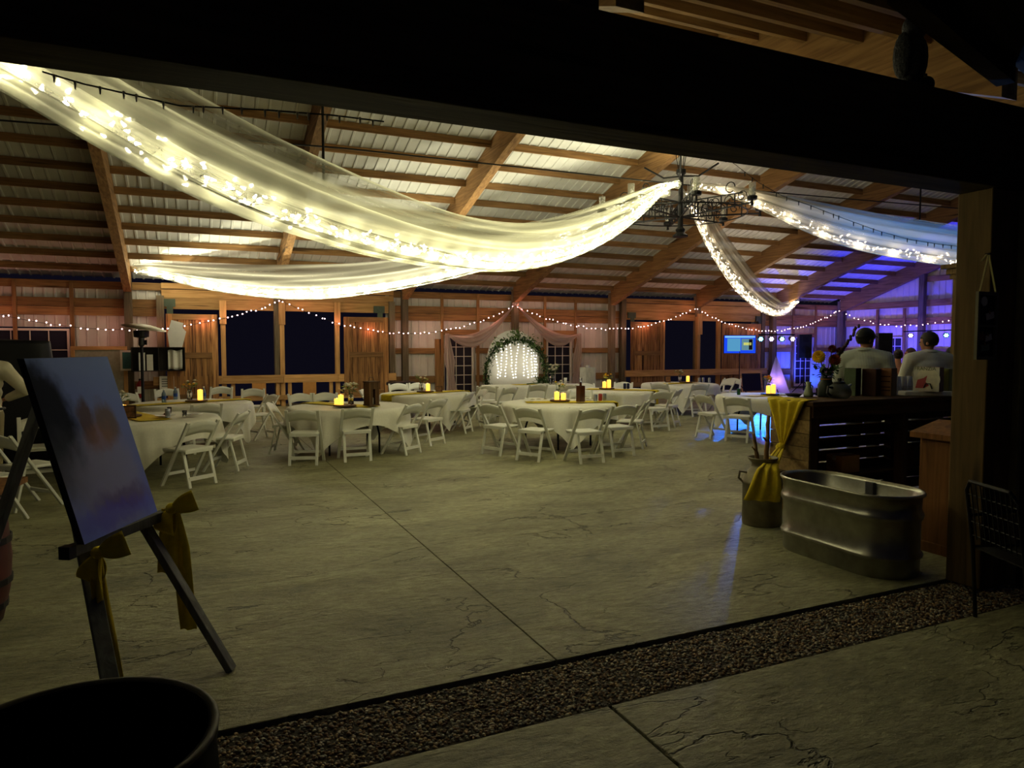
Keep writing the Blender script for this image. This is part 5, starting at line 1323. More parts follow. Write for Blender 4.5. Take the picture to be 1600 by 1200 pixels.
for j in range(60):
    p = Vector((rn.gauss(0, .06), rn.gauss(0, .05), .2+abs(rn.gauss(.04, .05)))); leaf(lf, p, (rn.uniform(-1, 1), rn.uniform(-1, 1), rn.uniform(-.4, .8)), .09, .022, 0)
lf.build('leaves', M_GREEN, vz)
gl = MB(); a, b_ = vloc(1306, 560), vloc(1340, 510)
for j in range(16):
    p = a.lerp(b_, j/15); gl.ell(p+Vector((rn.uniform(-.012, .012), rn.uniform(-.012, .012), 0)), (.02*(1-.04*j), .018, .024), 6, 4)
gl.build('amaranth_spike', P('wine_dark', hexc(58, 22, 30)), vz)

# ================================================================== PEOPLE
def remesh(mb, name, mat, par, vox=.012, it=2):
    me = mb.mesh(name+'_src', mat); o = bpy.data.objects.new(name+'_src', me); COL.objects.link(o)
    md = o.modifiers.new('r', 'REMESH'); md.mode = 'VOXEL'; md.voxel_size = vox
    ms = o.modifiers.new('s', 'SMOOTH'); ms.iterations = it; ms.factor = .5
    dg = bpy.context.evaluated_depsgraph_get(); n = bpy.data.meshes.new_from_object(o.evaluated_get(dg)); bpy.data.objects.remove(o)
    n.materials.clear(); n.materials.append(mat); n.polygons.foreach_set('use_smooth', [True]*len(n.polygons))
    n.name = name; r_ = bpy.data.objects.new(name, n); COL.objects.link(r_); r_.parent = par
    return r_
def limb(mb, pts, rs, extra=0.0):
    for (p, q), (a, b_) in zip(zip(pts, pts[1:]), zip(rs, rs[1:])):
        p, q = Vector(p), Vector(q); n = max(2, int((q-p).length/.022))
        for i in range(n+1): mb.ell(p.lerp(q, i/n), a+(b_-a)*i/n+extra, 10, 6)
def hand(mb, w, d, side):
    """w wrist, d direction of the hand; five bent fingers"""
    w, d = Vector(w), Vector(d).normalized(); s_ = d.cross(Vector((0, 0, 1)))
    s_ = s_.normalized() if s_.length > .1 else Vector((1, 0, 0)); n = s_.cross(d)
    M = Matrix((s_, n, d)).transposed()
    mb.ell(w+d*.05, (.042, .018, .055), 10, 6, 0, M)
    for k, L in enumerate((.062, .075, .08, .072)):
        b_ = w+d*.09+s_*(-.033+.022*k)
        limb(mb, [b_, b_+d*L*.55-n*.006*side, b_+d*L*.85-n*.03*side, b_+d*L*.8-n*.05*side], [.0095, .009, .008, .0075])
    b_ = w+d*.03+s_*-.04
    limb(mb, [b_, b_+d*.03-s_*.025, b_+d*.06-s_*.028-n*.015*side], [.012, .011, .009])
def person(label, loc, rz, ht=1.78, skin=(190, 140, 110), hair=(40, 30, 24), shirt=None, trousers=None, arms=None, head_turn=0.0, head_pitch=0.0, build=1.0, sleeve='long', cap=None, hairstyle='short', dress=False, bareback=False, seed=0):
    k = ht/1.78; t = thing('person', label, 'person', loc, rz)
    SK = P('skin_%d%d%d' % skin, hexc(*skin), var=.06)
    b = build; J = lambda x, y, z: Vector((x*k, y*k, z*k))
    arms = arms or {}
    sh = {s_: J(s_*.185*b, 0, 1.44) for s_ in (-1, 1)}
    el = {s_: J(*arms.get((s_, 'e'), (s_*.27*b, -.03, 1.15))) for s_ in (-1, 1)}
    wr = {s_: J(*arms.get((s_, 'w'), (s_*.29*b, .06, .90))) for s_ in (-1, 1)}
    mb = MB()
    for z, rx, ry in ((.95, .155, .11), (1.02, .15, .105), (1.10, .145, .10), (1.2, .155, .108), (1.3, .168, .115), (1.38, .165, .105), (1.44, .13, .085)):
        mb.ell(J(0, 0, z), (rx*b*k, ry*b*k, .075*k), 16, 8)
    limb(mb, [J(0, -.01, 1.42), J(0, .0, 1.56)], [.066*b, .055])
    legs = {s_: [J(s_*.09, 0, .93), J(s_*.10, .01, .50), J(s_*.105, -.02, .09)] for s_ in (-1, 1)}
    for s_ in (-1, 1):
        limb(mb, legs[s_], [.085*b, .055, .038]); limb(mb, [legs[s_][2]+Vector((0, -.03, -.04)), legs[s_][2]+Vector((0, .13, -.06))], [.04, .032])
        limb(mb, [sh[s_]-Vector((s_*.03, 0, 0)), sh[s_], el[s_], wr[s_]], [.07*b, .058*b, .043, .029])
        hand(mb, wr[s_], wr[s_]-el[s_], s_)
    # head, in its own frame, then turned and tilted on the neck
    HM = Matrix.Rotation(R(head_turn), 3, 'Z') @ Matrix.Rotation(R(head_pitch), 3, 'X'); hc = J(0, .015, 1.655)
    hd = MB(); s3 = k
    hd.ell((0, 0, .02), (.074*s3, .094*s3, .098*s3), 18, 12).ell((0, .02, -.05), (.058*s3, .072*s3, .07*s3), 14, 10).ell((0, .045, -.095), (.032, .035, .03), 10, 6)
    hd.ell((0, .1, -.022), (.012, .02, .022), 8, 6).ell((0, .09, .0), (.010, .014, .03), 8, 6).ell((0, .084, -.065), (.024, .012, .010), 8, 6).ell((0, .082, .028), (.05, .014, .012), 10, 6)
    for s_ in (-1, 1): hd.ell((s_*.076*s3, -.005, -.01), (.010, .02, .032), 8, 6)
    place = lambda v: HM @ Vector(v)+hc
    o = len(mb.v); mb.v += [tuple(place(v)) for v in hd.v]; mb.f += [tuple(i+o for i in f) for f in hd.f]; mb.m += [0]*len(hd.f)
    body = remesh(mb, 'body', SK, t, .011)
    ey = MB()
    for s_ in (-1, 1): ey.ell(place((s_*.03, .086, .004)), .010, 8, 6)
    for s_ in (-1, 1): MB().ell(place((s_*.03, .088, .004)), .010, 8, 6).build('eye', P('eye_dark', hexc(30, 24, 20)), t, smooth=True)
    # hair
    hm = MB()
    if hairstyle in ('short', 'bun', 'long'):
        ee = MB().ell((0, -.010, .028), (.083*s3, .100*s3, .104*s3), 22, 16)
        keep = [f for f in ee.f if sum(ee.v[i][2] for i in f)/len(f) > (.055 if sum(ee.v[i][1] for i in f)/len(f) > .035 else -.055)]
        hm.v = [tuple(place(v)) for v in ee.v]; hm.f = keep; hm.m = [0]*len(keep)
        if hairstyle == 'bun': hm.ell(place((0, -.11, .05)), (.05, .045, .05), 12, 8)
        if hairstyle == 'long':
            for j in range(9): limb(hm, [place((-.07+.0175*j, -.06-.03*math.sin(PI*j/8), .02)), place((-.09+.0225*j, -.085-.02*math.sin(PI*j/8), -.13)), place((-.08+.02*j, -.10, -.26))], [.03, .028, .015])
        hm.build('hair', P('hair_%d%d%d' % hair, hexc(*hair), var=.3), t, smooth=True, solid=.006)
    if cap:
        cm = MB(); ee = MB().ell((0, -.005, .035), (.090*s3, .106*s3, .10*s3), 22, 14)
        cm.v = [tuple(place(v)) for v in ee.v]; cm.f = [f for f in ee.f if sum(ee.v[i][2] for i in f)/len(f) > .02]; cm.m = [0]*len(cm.f)
        co = cm.build('cap', cap, t, smooth=True, solid=.006)
        MB().grid(lambda u, v: place(((u-.5)*.15*(1-.25*v*v), .085+.085*v*math.sin(PI*(.15+.7*u)), .052-.012*v-.02*(2*u-1)**2)), 10, 5).build('brim', cap, co, smooth=True, solid=.006)
        MB().ell(place((0, -.11, .05)), (.016, .006, .012), 8, 5).build('cap_badge', M_PAPER, co)
    # clothes
    if shirt and not dress:
        sm = MB()
        for z, rx, ry in ((.90, .172, .125), (.98, .17, .122), (1.08, .165, .118), (1.18, .172, .122), (1.28, .182, .127), (1.37, .178, .117), (1.44, .15, .098)):
            sm.ell(J(0, -.004, z), (rx*b*k, ry*b*k, .115*k), 18, 10)
        limb(sm, [J(0, -.01, 1.44), J(0, -.005, 1.515)], [.082*b, .074])
        for s_ in (-1, 1):
            end = wr[s_] if sleeve == 'long' else sh[s_].lerp(el[s_], .8)
            limb(sm, [sh[s_]-Vector((s_*.03, 0, 0)), sh[s_], el[s_], el[s_].lerp(wr[s_], .88)] if sleeve == 'long' else [sh[s_]-Vector((s_*.03, 0, 0)), sh[s_], end], [.086*b, .078*b, .060, .046] if sleeve == 'long' else [.086*b, .078*b, .068*b])
        for s_ in (-1, 1): limb(sm, [J(s_*.04, -.015, 1.49), J(s_*.13*b, -.01, 1.45), sh[s_]], [.075*b, .085*b, .082*b])
        so_ = remesh(sm, 'shirt', shirt, t, .011, 8)
        col = [place((0, 0, -.16))*0+J(math.cos(2*PI*i/20)*.078*b, math.sin(2*PI*i/20)*.078-.005, 1.53-.012*math.sin(2*PI*i/20)) for i in range(20)]
        MB().tube(col, .014, 6, closed=True).build('collar', shirt, so_, smooth=True)
    if dress:
        sm = MB()
        for z, rx, ry in ((.98, .165, .12), (1.06, .155, .112), (1.15, .158, .115), (1.25, .168, .12)) + (() if bareback else ((1.34, .165, .112),)): sm.ell(J(0, 0, z), (rx*b*k, ry*b*k, .07*k), 18, 8)
        limb(sm, [J(0, 0, 1.0), J(0, 0, .35)], [.16, .26])
        so_ = remesh(sm, 'dress', shirt, t, .014)
        for s_ in (-1, 1): MB().tube([J(s_*.11, .09, 1.28), J(s_*.10, .03, 1.47), J(s_*.10, -.08, 1.40), J(s_*.09, -.11, 1.22)], .016, 6).build('strap', shirt, so_)
    if trousers:
        tm = MB()
        for z, rx, ry in ((.90, .165, .12), (.97, .165, .118)): tm.ell(J(0, 0, z), (rx*b*k, ry*b*k, .07*k), 16, 8)
        for s_ in (-1, 1): limb(tm, legs[s_], [.10*b, .075, .062])
        tr_ = remesh(tm, 'trousers', trousers, t, .013)
        MB().tube([J(math.cos(2*PI*i/20)*.175*b, math.sin(2*PI*i/20)*.128*b, 1.0) for i in range(20)], .016, 6, closed=True).build('belt', M_BLACK, tr_)
    for s_ in (-1, 1): MB().ell(legs[s_][2]+Vector((0, .045, -.055)), (.05, .14, .035), 12, 8).build('shoe', M_BLACK, t, smooth=True)
    return t
# checked shirt cloth: woven check in the material
def check(name, c1, c2, s=42):
    m, nt, b = _nt(name); N, L = nt.nodes, nt.links; tc = N.new('ShaderNodeTexCoord'); sx = N.new('ShaderNodeSeparateXYZ'); L.new(tc.outputs['Object'], sx.inputs[0])
    outs = []
    for ax in (0, 2):
        mu = N.new('ShaderNodeMath'); mu.operation = 'MULTIPLY'; mu.inputs[1].default_value = s; L.new(sx.outputs[ax], mu.inputs[0])
        fr_ = N.new('ShaderNodeMath'); fr_.operation = 'FRACT'; L.new(mu.outputs[0], fr_.inputs[0])
        lt_ = N.new('ShaderNodeMath'); lt_.operation = 'LESS_THAN'; lt_.inputs[1].default_value = .42; L.new(fr_.outputs[0], lt_.inputs[0]); outs.append(lt_)
    ad = N.new('ShaderNodeMath'); ad.operation = 'ADD'; L.new(outs[0].outputs[0], ad.inputs[0]); L.new(outs[1].outputs[0], ad.inputs[1])
    hf = N.new('ShaderNodeMath'); hf.operation = 'MULTIPLY'; hf.inputs[1].default_value = .5; L.new(ad.outputs[0], hf.inputs[0])
    mx = N.new('ShaderNodeMix'); mx.data_type = 'RGBA'; L.new(hf.outputs[0], mx.inputs[0]); mx.inputs[6].default_value = c1; mx.inputs[7].default_value = c2
    L.new(mx.outputs[2], b.inputs['Base Color']); setin(b, 'Roughness', .9); return m
def at_dir(px, Y): q = W(px, 540, Y); return Vector((q.x, Y, 0))
view = lambda p: math.atan2(p.y, p.x)-PI/2      # rz that makes a figure face straight away from the camera
pA = at_dir(1352, 5.86)
person('man in a black cap and checked shirt standing behind the bar', pA, view(pA)-R(8), 1.89, (150, 104, 80), (30, 24, 20), check('check_shirt', hexc(205, 208, 196), hexc(84, 96, 98), 62), P('navy_trousers', hexc(40, 44, 60)), {(-1, 'e'): (-.29, .02, 1.17), (-1, 'w'): (-.22, .25, 1.10), (1, 'e'): (.29, .04, 1.17), (1, 'w'): (.24, .26, 1.12)}, head_turn=-42, build=1.14, cap=P('black_cap', hexc(14, 14, 18)))
pB = at_dir(1452, 5.95)
person('man in a plain pale shirt behind the bar, face in profile', pB, view(pB)+R(28), 1.86, (156, 108, 84), (34, 28, 26), P('pale_shirt', hexc(190, 188, 176), var=.06), P('navy_trousers', hexc(40, 44, 60)), {(-1, 'e'): (-.29, .06, 1.17), (-1, 'w'): (-.18, .26, 1.10), (1, 'e'): (.29, .02, 1.17), (1, 'w'): (.26, .24, 1.10)}, head_turn=48, head_pitch=-4, build=1.16)
pC = at_dir(1404, 8.6)
person('woman in a white open backed dress with dark hair up', pC, view(pC)+R(4), 1.62, (176, 120, 92), (36, 26, 22), P('white_dress', hexc(226, 222, 216), var=.03), None, hairstyle='bun', dress=True, bareback=True, build=.88)
pD = at_dir(1424, 9.3)
person('woman with long hair beside the open backed dress', pD, view(pD)+R(70), 1.64, (180, 124, 98), (70, 44, 40), P('dusky_dress', hexc(120, 70, 90), var=.1), None, hairstyle='long', dress=True, build=.88, head_turn=20)
pE = at_dir(1487, 7.6)
person('woman with a dark hair bun behind the man in the pale shirt', pE, view(pE)+R(15), 1.66, (170, 118, 92), (20, 16, 16), P('plum_dress', hexc(70, 50, 84), var=.1), None, hairstyle='bun', dress=True, build=.9)
pF = CF((-30-800)/F_PX*7.7, 7.7)
person('person in a cream shirt and khaki trousers, elbow out beside the black cart', pF, view(pF)+R(-18), 1.76, (176, 126, 98), (60, 44, 30), P('cream_shirt', hexc(216, 208, 182), var=.05), P('khaki', hexc(128, 118, 86), var=.08), {(1, 'e'): (.42, -.02, 1.20), (1, 'w'): (.18, .17, 1.10), (-1, 'e'): (-.42, -.02, 1.2), (-1, 'w'): (-.18, .17, 1.1)}, build=1.15)
# black covered cart behind that person, pink cloth
cv = thing('covered_cart', 'tall cart under a black cover behind the person in cream', 'cart', CF(-7.0, 9.6), view(CF(-7.0, 9.6)))
def cov(u, v):
    a = u*2*PI; c, s_ = math.cos(a), math.sin(a); e = .35; x = math.copysign(abs(c)**e, c); y = math.copysign(abs(s_)**e, s_)
    w_ = .62+.22*(1-v)+.03*math.sin(a*9)*(1-v); z = .12+1.63*min(1, v*1.12)
    if v > .9: w_ *= max(.0, 1-(v-.9)/.1*1.0); z = 1.75+.03*math.sin((v-.9)*10)
    return Vector((x*w_*.9, y*w_*.62, z))
MB().grid(cov, 80, 30).build('cover', P('black_cover', hexc(14, 14, 20)), cv, smooth=True)
for sx in (-1, 1):
    for sy in (-1, 1): MB().lathe([(0, -.015), (.05, -.015), (.055, 0), (.05, .015), (0, .015)], 12).build('wheel', M_BLACK, cv, loc=(sx*.45, sy*.3, .055), rot=(0, R(90), 0))
pkc = MB().grid(lambda u, v: Vector(((u-.5)*.34, .03*math.sin(u*11)-.01, -.5*v)), 12, 8).build('pink_cloth', P('pink_cloth', hexc(176, 128, 150), var=.08), None, smooth=True, solid=.006)
q = G(62, 706); pkc.location = (q.x+.02, q.y+.05, .83); pkc.rotation_euler = (0, 0, R(-30)); tag(pkc, 'pink cloth hanging over the chair by the canvas', 'cloth')

# ================================================================== FOREGROUND
def V(px, py, Z): return CF((px-800)/F_PX*Z, Z, EYE-(py-540.8)*Z/F_PX)     # a point Z metres out along the view axis
# easel: frame of points in the camera-aligned ground frame (lateral, depth, height)
es = thing('easel', 'grey wooden easel with mustard bows holding a portrait canvas', 'easel', CF(-1.55, 3.1))
eo = Vector(es.location)
WGE = wood('grey_easel', hexc(78, 78, 76), hexc(112, 112, 108), 'Z')
Lb, Lt = CF(-1.46, 2.60, 0), CF(-2.075, 3.42, 1.52)
Rb, Rt = CF(-1.456, 3.56, 0), CF(-2.13, 3.64, 1.50)
Bb, Bt = CF(-2.62, 3.10, 0), CF(-2.14, 3.52, 1.50)
for a, b_ in (): MB().bar(a-eo, b_-eo, .045, .032).build('front_leg', WGE, es, bevel=.004)
l0, l1 = V(104, 863, 2.98), V(288, 791, 3.86)
l0.z = l1.z = .80
l0, l1 = G(103, 864, .80), G(292, 790, .80)
MB().bar(l0-eo, l1-eo, .045, .05).build('ledge', WGE, es, bevel=.004)
dl = (l1-l0).normalized()
MB().bar(l0-dl*.012-eo, l0+dl*.03-eo, .05, .055).build('ledge_end', M_BLACK, es)
nrm = Vector((dl.y, -dl.x, 0))     # towards the viewer's side of the picture
if nrm.dot(Vector((_r.x, _r.y, 0))) < 0: nrm = -nrm
c0, c1 = G(132, 851, .825), G(246, 799, .825)
lean = math.tan(R(17.5)); up = (Vector((0, 0, 1))-nrm*lean).normalized()
Wd = (c1-c0).length; Hc = .84
def on_ledge(px):
    k = min((abs(800+F_PX*(l0.lerp(l1, j/200)-cam.location).dot(_r)/(l0.lerp(l1, j/200)-cam.location).dot(_f)-px), j) for j in range(201))[1]
    return l0.lerp(l1, k/200)-nrm*.065
QL, QR = on_ledge(150), on_ledge(238)
Lt = Lb+(QL-Lb)*(1.47/QL.z); Rt = Rb+(QR-Rb)*(1.47/QR.z); Bt = (Lt+Rt)/2-nrm*.07
for a, b_ in ((Lb, Lt), (Rb, Rt)): MB().bar(a-eo, b_-eo, .065, .035).build('front_leg', WGE, es, bevel=.004)
MB().bar(Bb-eo, Bt-eo, .07, .03).build('rear_leg', WGE, es, bevel=.004)
# print on the canvas
def portrait():
    m, nt, b = _nt('portrait_print'); N, L = nt.nodes, nt.links
    tc = N.new('ShaderNodeTexCoord'); sep = N.new('ShaderNodeSeparateXYZ'); L.new(tc.outputs['UV'], sep.inputs[0])
    no = N.new('ShaderNodeTexNoise'); no.inputs['Scale'].default_value = 9; no.inputs['Detail'].default_value = 6; L.new(tc.outputs['UV'], no.inputs['Vector'])
    nd = N.new('ShaderNodeVectorMath'); nd.operation = 'MULTIPLY_ADD'; nd.inputs[1].default_value = (.16, .16, 0); L.new(no.outputs['Color'], nd.inputs[0]); L.new(tc.outputs['UV'], nd.inputs[2])
    def blob(cx, cy, rx, ry, soft, src=None):
        mp = N.new('ShaderNodeMapping'); mp.vector_type = 'POINT'; mp.inputs['Location'].default_value = (-cx/rx, -cy/ry, 0); mp.inputs['Scale'].default_value = (1/rx, 1/ry, 0)
        L.new(src or nd.outputs[0], mp.inputs['Vector']); ln = N.new('ShaderNodeVectorMath'); ln.operation = 'LENGTH'; L.new(mp.outputs[0], ln.inputs[0])
        mr = N.new('ShaderNodeMapRange'); mr.interpolation_type = 'SMOOTHSTEP'; mr.inputs[1].default_value = 1-soft; mr.inputs[2].default_value = 1+soft; mr.inputs[3].default_value = 1; mr.inputs[4].default_value = 0
        L.new(ln.outputs['Value'], mr.inputs[0]); return mr.outputs[0]
    col = None
    rp = N.new('ShaderNodeValToRGB'); rp.color_ramp.elements[0].color = hexc(120, 134, 232); rp.color_ramp.elements[1].color = hexc(124, 142, 200)
    L.new(sep.outputs[1], rp.inputs[0]); col = rp.outputs[0]
    o = .08
    for cx, cy, rx, ry, soft, c, k in ((.0, .62, .34, .36, .25, hexc(32, 32, 32), .95), (.06, .40, .55, .18, .5, hexc(74, 78, 92), .7), (.40, .26, .42, .22, .5, hexc(150, 152, 190), .6),
        (.60, .30, .36, .30, .5, hexc(156, 156, 196), .6), (.46, .62, .10, .11, .35, hexc(96, 76, 66), .85), (.70, .60, .13, .12, .4, hexc(120, 102, 90), .85), (.58, .52, .18, .08, .5, hexc(150, 116, 112), .6), (.62, .16, .34, .06, .6, hexc(110, 92, 150), .7), (.55, .09, .5, .06, .6, hexc(96, 90, 220), .6)):
        mx = N.new('ShaderNodeMix'); mx.data_type = 'RGBA'; f = blob(cx+o, cy+o, rx, ry, soft)
        ml = N.new('ShaderNodeMath'); ml.operation = 'MULTIPLY'; ml.inputs[1].default_value = k; L.new(f, ml.inputs[0]); L.new(ml.outputs[0], mx.inputs[0]); L.new(col, mx.inputs[6]); mx.inputs[7].default_value = c; col = mx.outputs[2]
    L.new(col, b.inputs['Base Color']); setin(b, 'Roughness', .95); setin(b, 'Specular IOR Level', .03); return m
cvs = thing('canvas_print', 'large canvas print of two people embracing, standing on the easel', 'canvas', c0)
dh = (c1-c0).normalized(); thick = -nrm*.035
def cp(u, v): return dh*(Wd*u)+up*(Hc*v)
o = MB().grid(lambda u, v: cp(u, v)+nrm*.0, 4, 6).build('print', portrait(), cvs); uv_grid(o, 4, 6)
MB().add([cp(0,0)-nrm*.001, cp(1,0)-nrm*.001, cp(1,1)-nrm*.001, cp(0,1)-nrm*.001, cp(0,0)+thick, cp(1,0)+thick, cp(1,1)+thick, cp(0,1)+thick], [(3,2,1,0),(4,5,6,7),(0,1,5,4),(1,2,6,5),(2,3,7,6),(3,0,4,7)]).build('stretched_edge', P('canvas_edge', hexc(30, 30, 34)), cvs)
# bows
def bow(p, label, tails, s=1.0):
    p = Vector(p); t = thing('ribbon_bow', label, 'bow', p, 0)
    R2 = Vector((_r.x, _r.y, 0)); N2 = -Vector((_f.x, _f.y, 0)).normalized()
    MB().ell((0, 0, 0), (.03*s, .03*s, .03*s), 10, 6).build('knot', M_YEL, t, smooth=True)
    for sx, ang in ((-1, -70), (1, 20)):
        ax = (R2*math.cos(R(ang))*1+Vector((0, 0, 1))*math.sin(R(ang)))
        if sx < 0: ax = R2*-.35+Vector((0, 0, -.95))
        sd = ax.cross(N2).normalized()
        def lp(u, v):
            k = math.sin(PI*u); r_ = .13*s
            return ax*(r_*(1-abs(2*u-1)))+N2*(.03*s*math.sin(2*PI*u))+sd*((v-.5)*(.02+.09*k)*s)
        MB().grid(lp, 18, 6).build('loop', M_YEL, t, smooth=True, solid=.003)
    for pts, w_ in tails:
        pts = [Vector(q)-p for q in pts]
        def tl(u, v):
            n = len(pts)-1; i = min(n-1, int(u*n)); k = u*n-i; c = pts[i].lerp(pts[i+1], k)
            return c+R2*((v-.5)*w_)+N2*(.012*math.sin(v*9+u*3))
        MB().grid(tl, 24, 6).build('tail', M_YEL, t, smooth=True, solid=.003)
    return t
kl = V(144, 868, 2.98); kr = V(262, 797, 3.60)
bow(kl, 'mustard ribbon bow tied at the end of the easel ledge with black tip', [([kl, V(139, 910, 2.97), V(142, 975, 2.99)], .035), ([kl, V(152, 950, 3.03), V(172, 1075, 3.08)], .03)])
bow(kr, 'mustard ribbon bow with long tails tied at the back end of the easel ledge', [([kr, V(258, 840, 3.68), V(252, 900, 3.70)], .10), ([kr, V(275, 860, 3.72), V(284, 992, 3.74)], .085)])
# barrel in the corner
br = thing('dark_barrel', 'open dark barrel standing beside the camera', 'barrel', CF(-.93, 1.42))
MB().lathe([(0, 0), (.26, 0), (.285, .2), (.30, .45), (.298, .65), (.29, .80), (.295, .835), (.292, .85), (.275, .85), (.272, .83), (.28, .6), (.27, .1), (0, .08)], 40).build('wall', P('barrel_black', hexc(10, 9, 10), spec=.05), br, smooth=True)
MB().lathe([(.290, .842), (.296, .845), (.297, .851), (.293, .856), (.286, .856), (.280, .850)], 40, caps=False).build('rim', P('barrel_rim', hexc(60, 54, 36), spec=.3), br, smooth=True)
# barrel with a wooden top at the left edge
bt = thing('barrel_table', 'dark red wine barrel with an orange plank top', 'table', CF(-3.37, 4.15))
MB().lathe([(0, 0), (.25, 0), (.29, .18), (.305, .38), (.29, .60), (.26, .74), (0, .74)], 24).build('barrel', P('red_stave', hexc(70, 28, 24), var=.25), bt, smooth=True)
for z in (.1, .25, .5, .66): 
    rr = .29 if z < .3 else .3
    MB().lathe([({.1: .273, .25: .300, .5: .303, .66: .282}[z]-.002, z-.02), ({.1: .273, .25: .300, .5: .303, .66: .282}[z]+.006, z-.018), ({.1: .273, .25: .300, .5: .303, .66: .282}[z]+.006, z+.018), ({.1: .273, .25: .300, .5: .303, .66: .282}[z]-.002, z+.02)], 24, caps=False).build('hoop', M_IRON, bt)
MB().b2((-.1, -.1, .74), (.1, .1, .80)).build('pedestal', WBAR, bt)
for k in range(4): MB().b2((-.38, -.3+k*.15, .80), (.32, -.3+k*.15+.147, .835)).build('top_plank', WORANGE, bt, rot=(0, 0, R(-8)))
# metal patio chair by the dark wall
pc = thing('metal_chair', 'black wire mesh patio chair against the dark wall', 'chair', CF(3.10, 4.06), R(-114))
sq = MB().tube([(-.22, -.22, 0), (-.22, -.25, .44), (-.22, -.30, .80), (-.17, -.315, .86), (.17, -.315, .86), (.22, -.30, .80), (.22, -.25, .44), (.22, -.22, 0)], .012, 8).build('back_frame', M_IRON, pc)
for sx in (-1, 1):
    MB().tube([(sx*.22, -.24, .44), (sx*.23, .2, .45), (sx*.23, .24, .42), (sx*.24, .26, 0)], .012, 8).build('front_leg', M_IRON, pc)
    MB().tube([(sx*.22, -.27, .64), (sx*.26, .1, .66), (sx*.26, .2, .62), (sx*.235, .22, .44)], .011, 8).build('armrest', M_IRON, pc)
MB().b2((-.22, -.24, .435), (.22, .22, .445)).build('seat', M_IRON, pc)
for k in range(9): MB().tube([(-.17+.0425*k, -.262, .5), (-.17+.0425*k, -.312, .85)], .004, 5).build('back_wire', M_IRON, pc)
for k in range(4): MB().tube([(-.22, -.262-.012*k, .52+.085*k), (.22, -.262-.012*k, .52+.085*k)], .004, 5).build('back_wire', M_IRON, pc)
# frame hung on the post
YP = 2.985
a, b_ = W(1521, 562, YP), W(1556, 457, YP); fw_, fh_ = b_.x-a.x, b_.z-a.z
hf = thing('hanging_frame', 'two pane dark window frame with pinned notes hung by ribbon on the post', 'frame', (a.x, YP, a.z))
t_ = .022
MGF = P('grey_frame', hexc(104, 100, 84))
for lo, hi in (((0, -.02, 0), (fw_, .0, t_)), ((0, -.02, fh_-t_), (fw_, .0, fh_)), ((0, -.02, t_), (t_, .0, fh_-t_)), ((fw_-t_, -.02, t_), (fw_, .0, fh_-t_)), ((t_, -.02, fh_*.5-.008), (fw_-t_, .0, fh_*.5+.008))): MB().b2(lo, hi).build('frame_side', MGF, hf)
MB().b2((t_, -.006, t_), (fw_-t_, 0, fh_*.5-.008)).build('pane', M_BLACK, hf); MB().b2((t_, -.006, fh_*.5+.008), (fw_-t_, 0, fh_-t_)).build('pane', M_BLACK, hf)
MB().lathe([(0, 0), (.032, .0), (.032, .004), (0, .006)], 16).build('round_tag', M_PAPER, hf, loc=(fw_*.36, -.008, fh_*.86), rot=(R(90), 0, 0))
for k, (x, z, w_, h_, m, ry) in enumerate(((.52, .58, .40, .10, M_PAPER, -12), (.14, .30, .36, .10, P('rose_card', hexc(120, 66, 54)), 6), (.5, .26, .34, .09, M_PAPER, -14), (.3, .12, .42, .09, P('mint_card', hexc(120, 140, 120)), -6))):
    MB().b2((0, -.009, 0), (fw_*w_, -.007, fh_*h_)).build('note_card', m, hf, loc=(fw_*x, 0, fh_*z), rot=(0, R(ry), 0))
    MB().b2((fw_*w_*.4, -.014, fh_*h_*.8), (fw_*w_*.4+.006, -.008, fh_*h_*.8+.022)).build('clothespin', WLIGHT, hf, loc=(fw_*x, 0, fh_*z), rot=(0, R(ry), 0))
apx = W(1542, 397, YP)-Vector(hf.location)
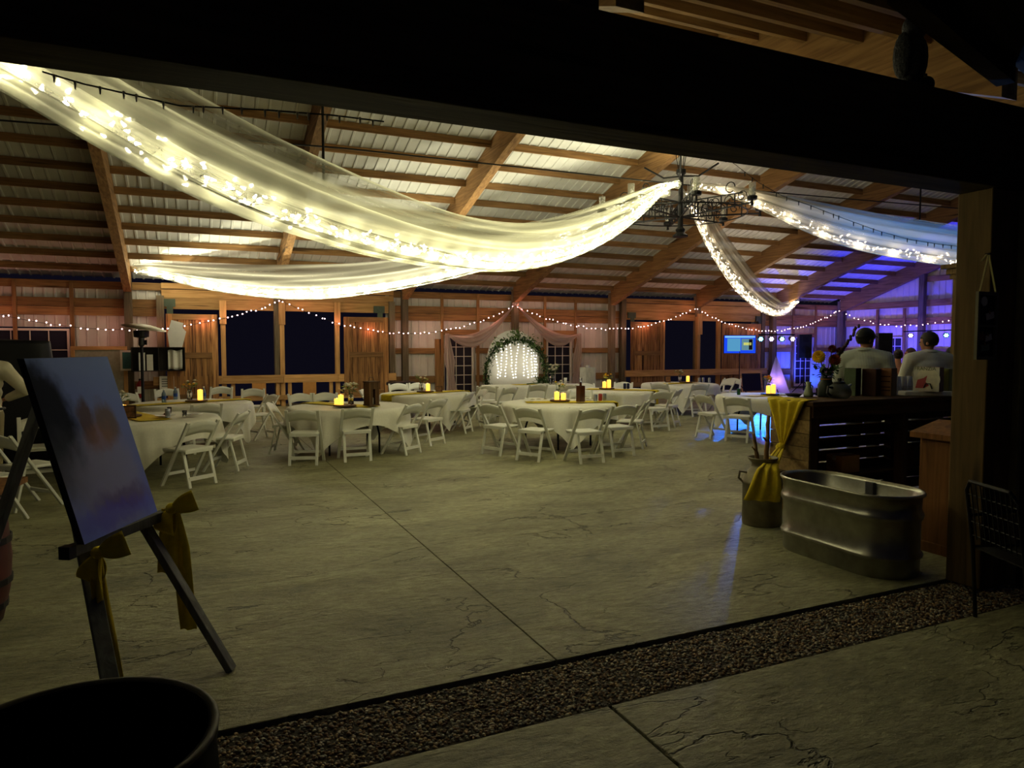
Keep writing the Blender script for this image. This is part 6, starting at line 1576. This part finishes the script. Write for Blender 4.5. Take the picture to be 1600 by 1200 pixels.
MB().bar((t_, -.012, fh_), apx+Vector((0, -.012, 0)), .012, .004).build('ribbon', P('cream_ribbon', hexc(150, 140, 96)), hf); MB().bar((fw_-t_, -.012, fh_), apx+Vector((0, -.012, 0)), .012, .004).build('ribbon', P('cream_ribbon', hexc(150, 140, 96)), hf)
MB().bar(apx, apx+Vector((-.07, -.012, -.05)), .014, .004).build('ribbon', P('cream_ribbon', hexc(150, 140, 96)), hf); MB().cyl(apx+Vector((0, .01, 0)), apx+Vector((0, -.025, 0)), .006, .008, 6).build('nail', M_IRON, hf)
# decoy owl on the header
ow = thing('owl_decoy', 'dark plastic owl decoy perched on top of the header beam', 'decoy', W(1424, 128, 3.08)); ow.location.z = 3.29; ow.scale = (1.1, 1.1, 1.1)
tl = Matrix.Rotation(R(12), 3, 'Y')
ob = MB(); ob.ell((0.0, 0, .17), (.075, .08, .17), 18, 12, 0, None); ob.ell((.02, 0, .36), (.07, .072, .075), 16, 10).ell((-.005, .02, .03), (.05, .06, .04), 10, 6)
M_OWL = plain('owl_feather', hexc(40, 40, 44), .7, var=.5, scale=60, bump=.8)
remesh(ob, 'body', M_OWL, ow, .012); 
for s_ in (-1, 1):
    MB().lathe([(.022, 0), (0, .05)], 8, (.02+s_*.045, 0, .415)).build('ear_tuft', M_OWL, ow); MB().ell((.02+s_*.03, -.066, .37), (.016, .008, .016), 10, 6).build('eye', P('owl_eye', hexc(120, 96, 20)), ow)
    MB().ell((s_*.07, .01, .19), (.022, .06, .13), 12, 8).build('wing', M_OWL, ow, smooth=True); MB().ell((s_*.03, -.04, .012), (.018, .035, .013), 8, 5).build('foot', M_IRON, ow)
MB().lathe([(.012, 0), (0, .035)], 8).build('beak', M_IRON, ow, loc=(.02, -.07, .355), rot=(R(120), 0, 0))
tag(MB().ell((0, 0, .055), (.055, .055, .055), 16, 10).cyl((0, 0, .10), (0, 0, .125), .012, .01, 8).build('float_ball', M_BLACK, None, smooth=True, loc=ow.location+Vector((.13, .0, 0))), 'small dark ball beside the owl decoy on the header', 'ball')
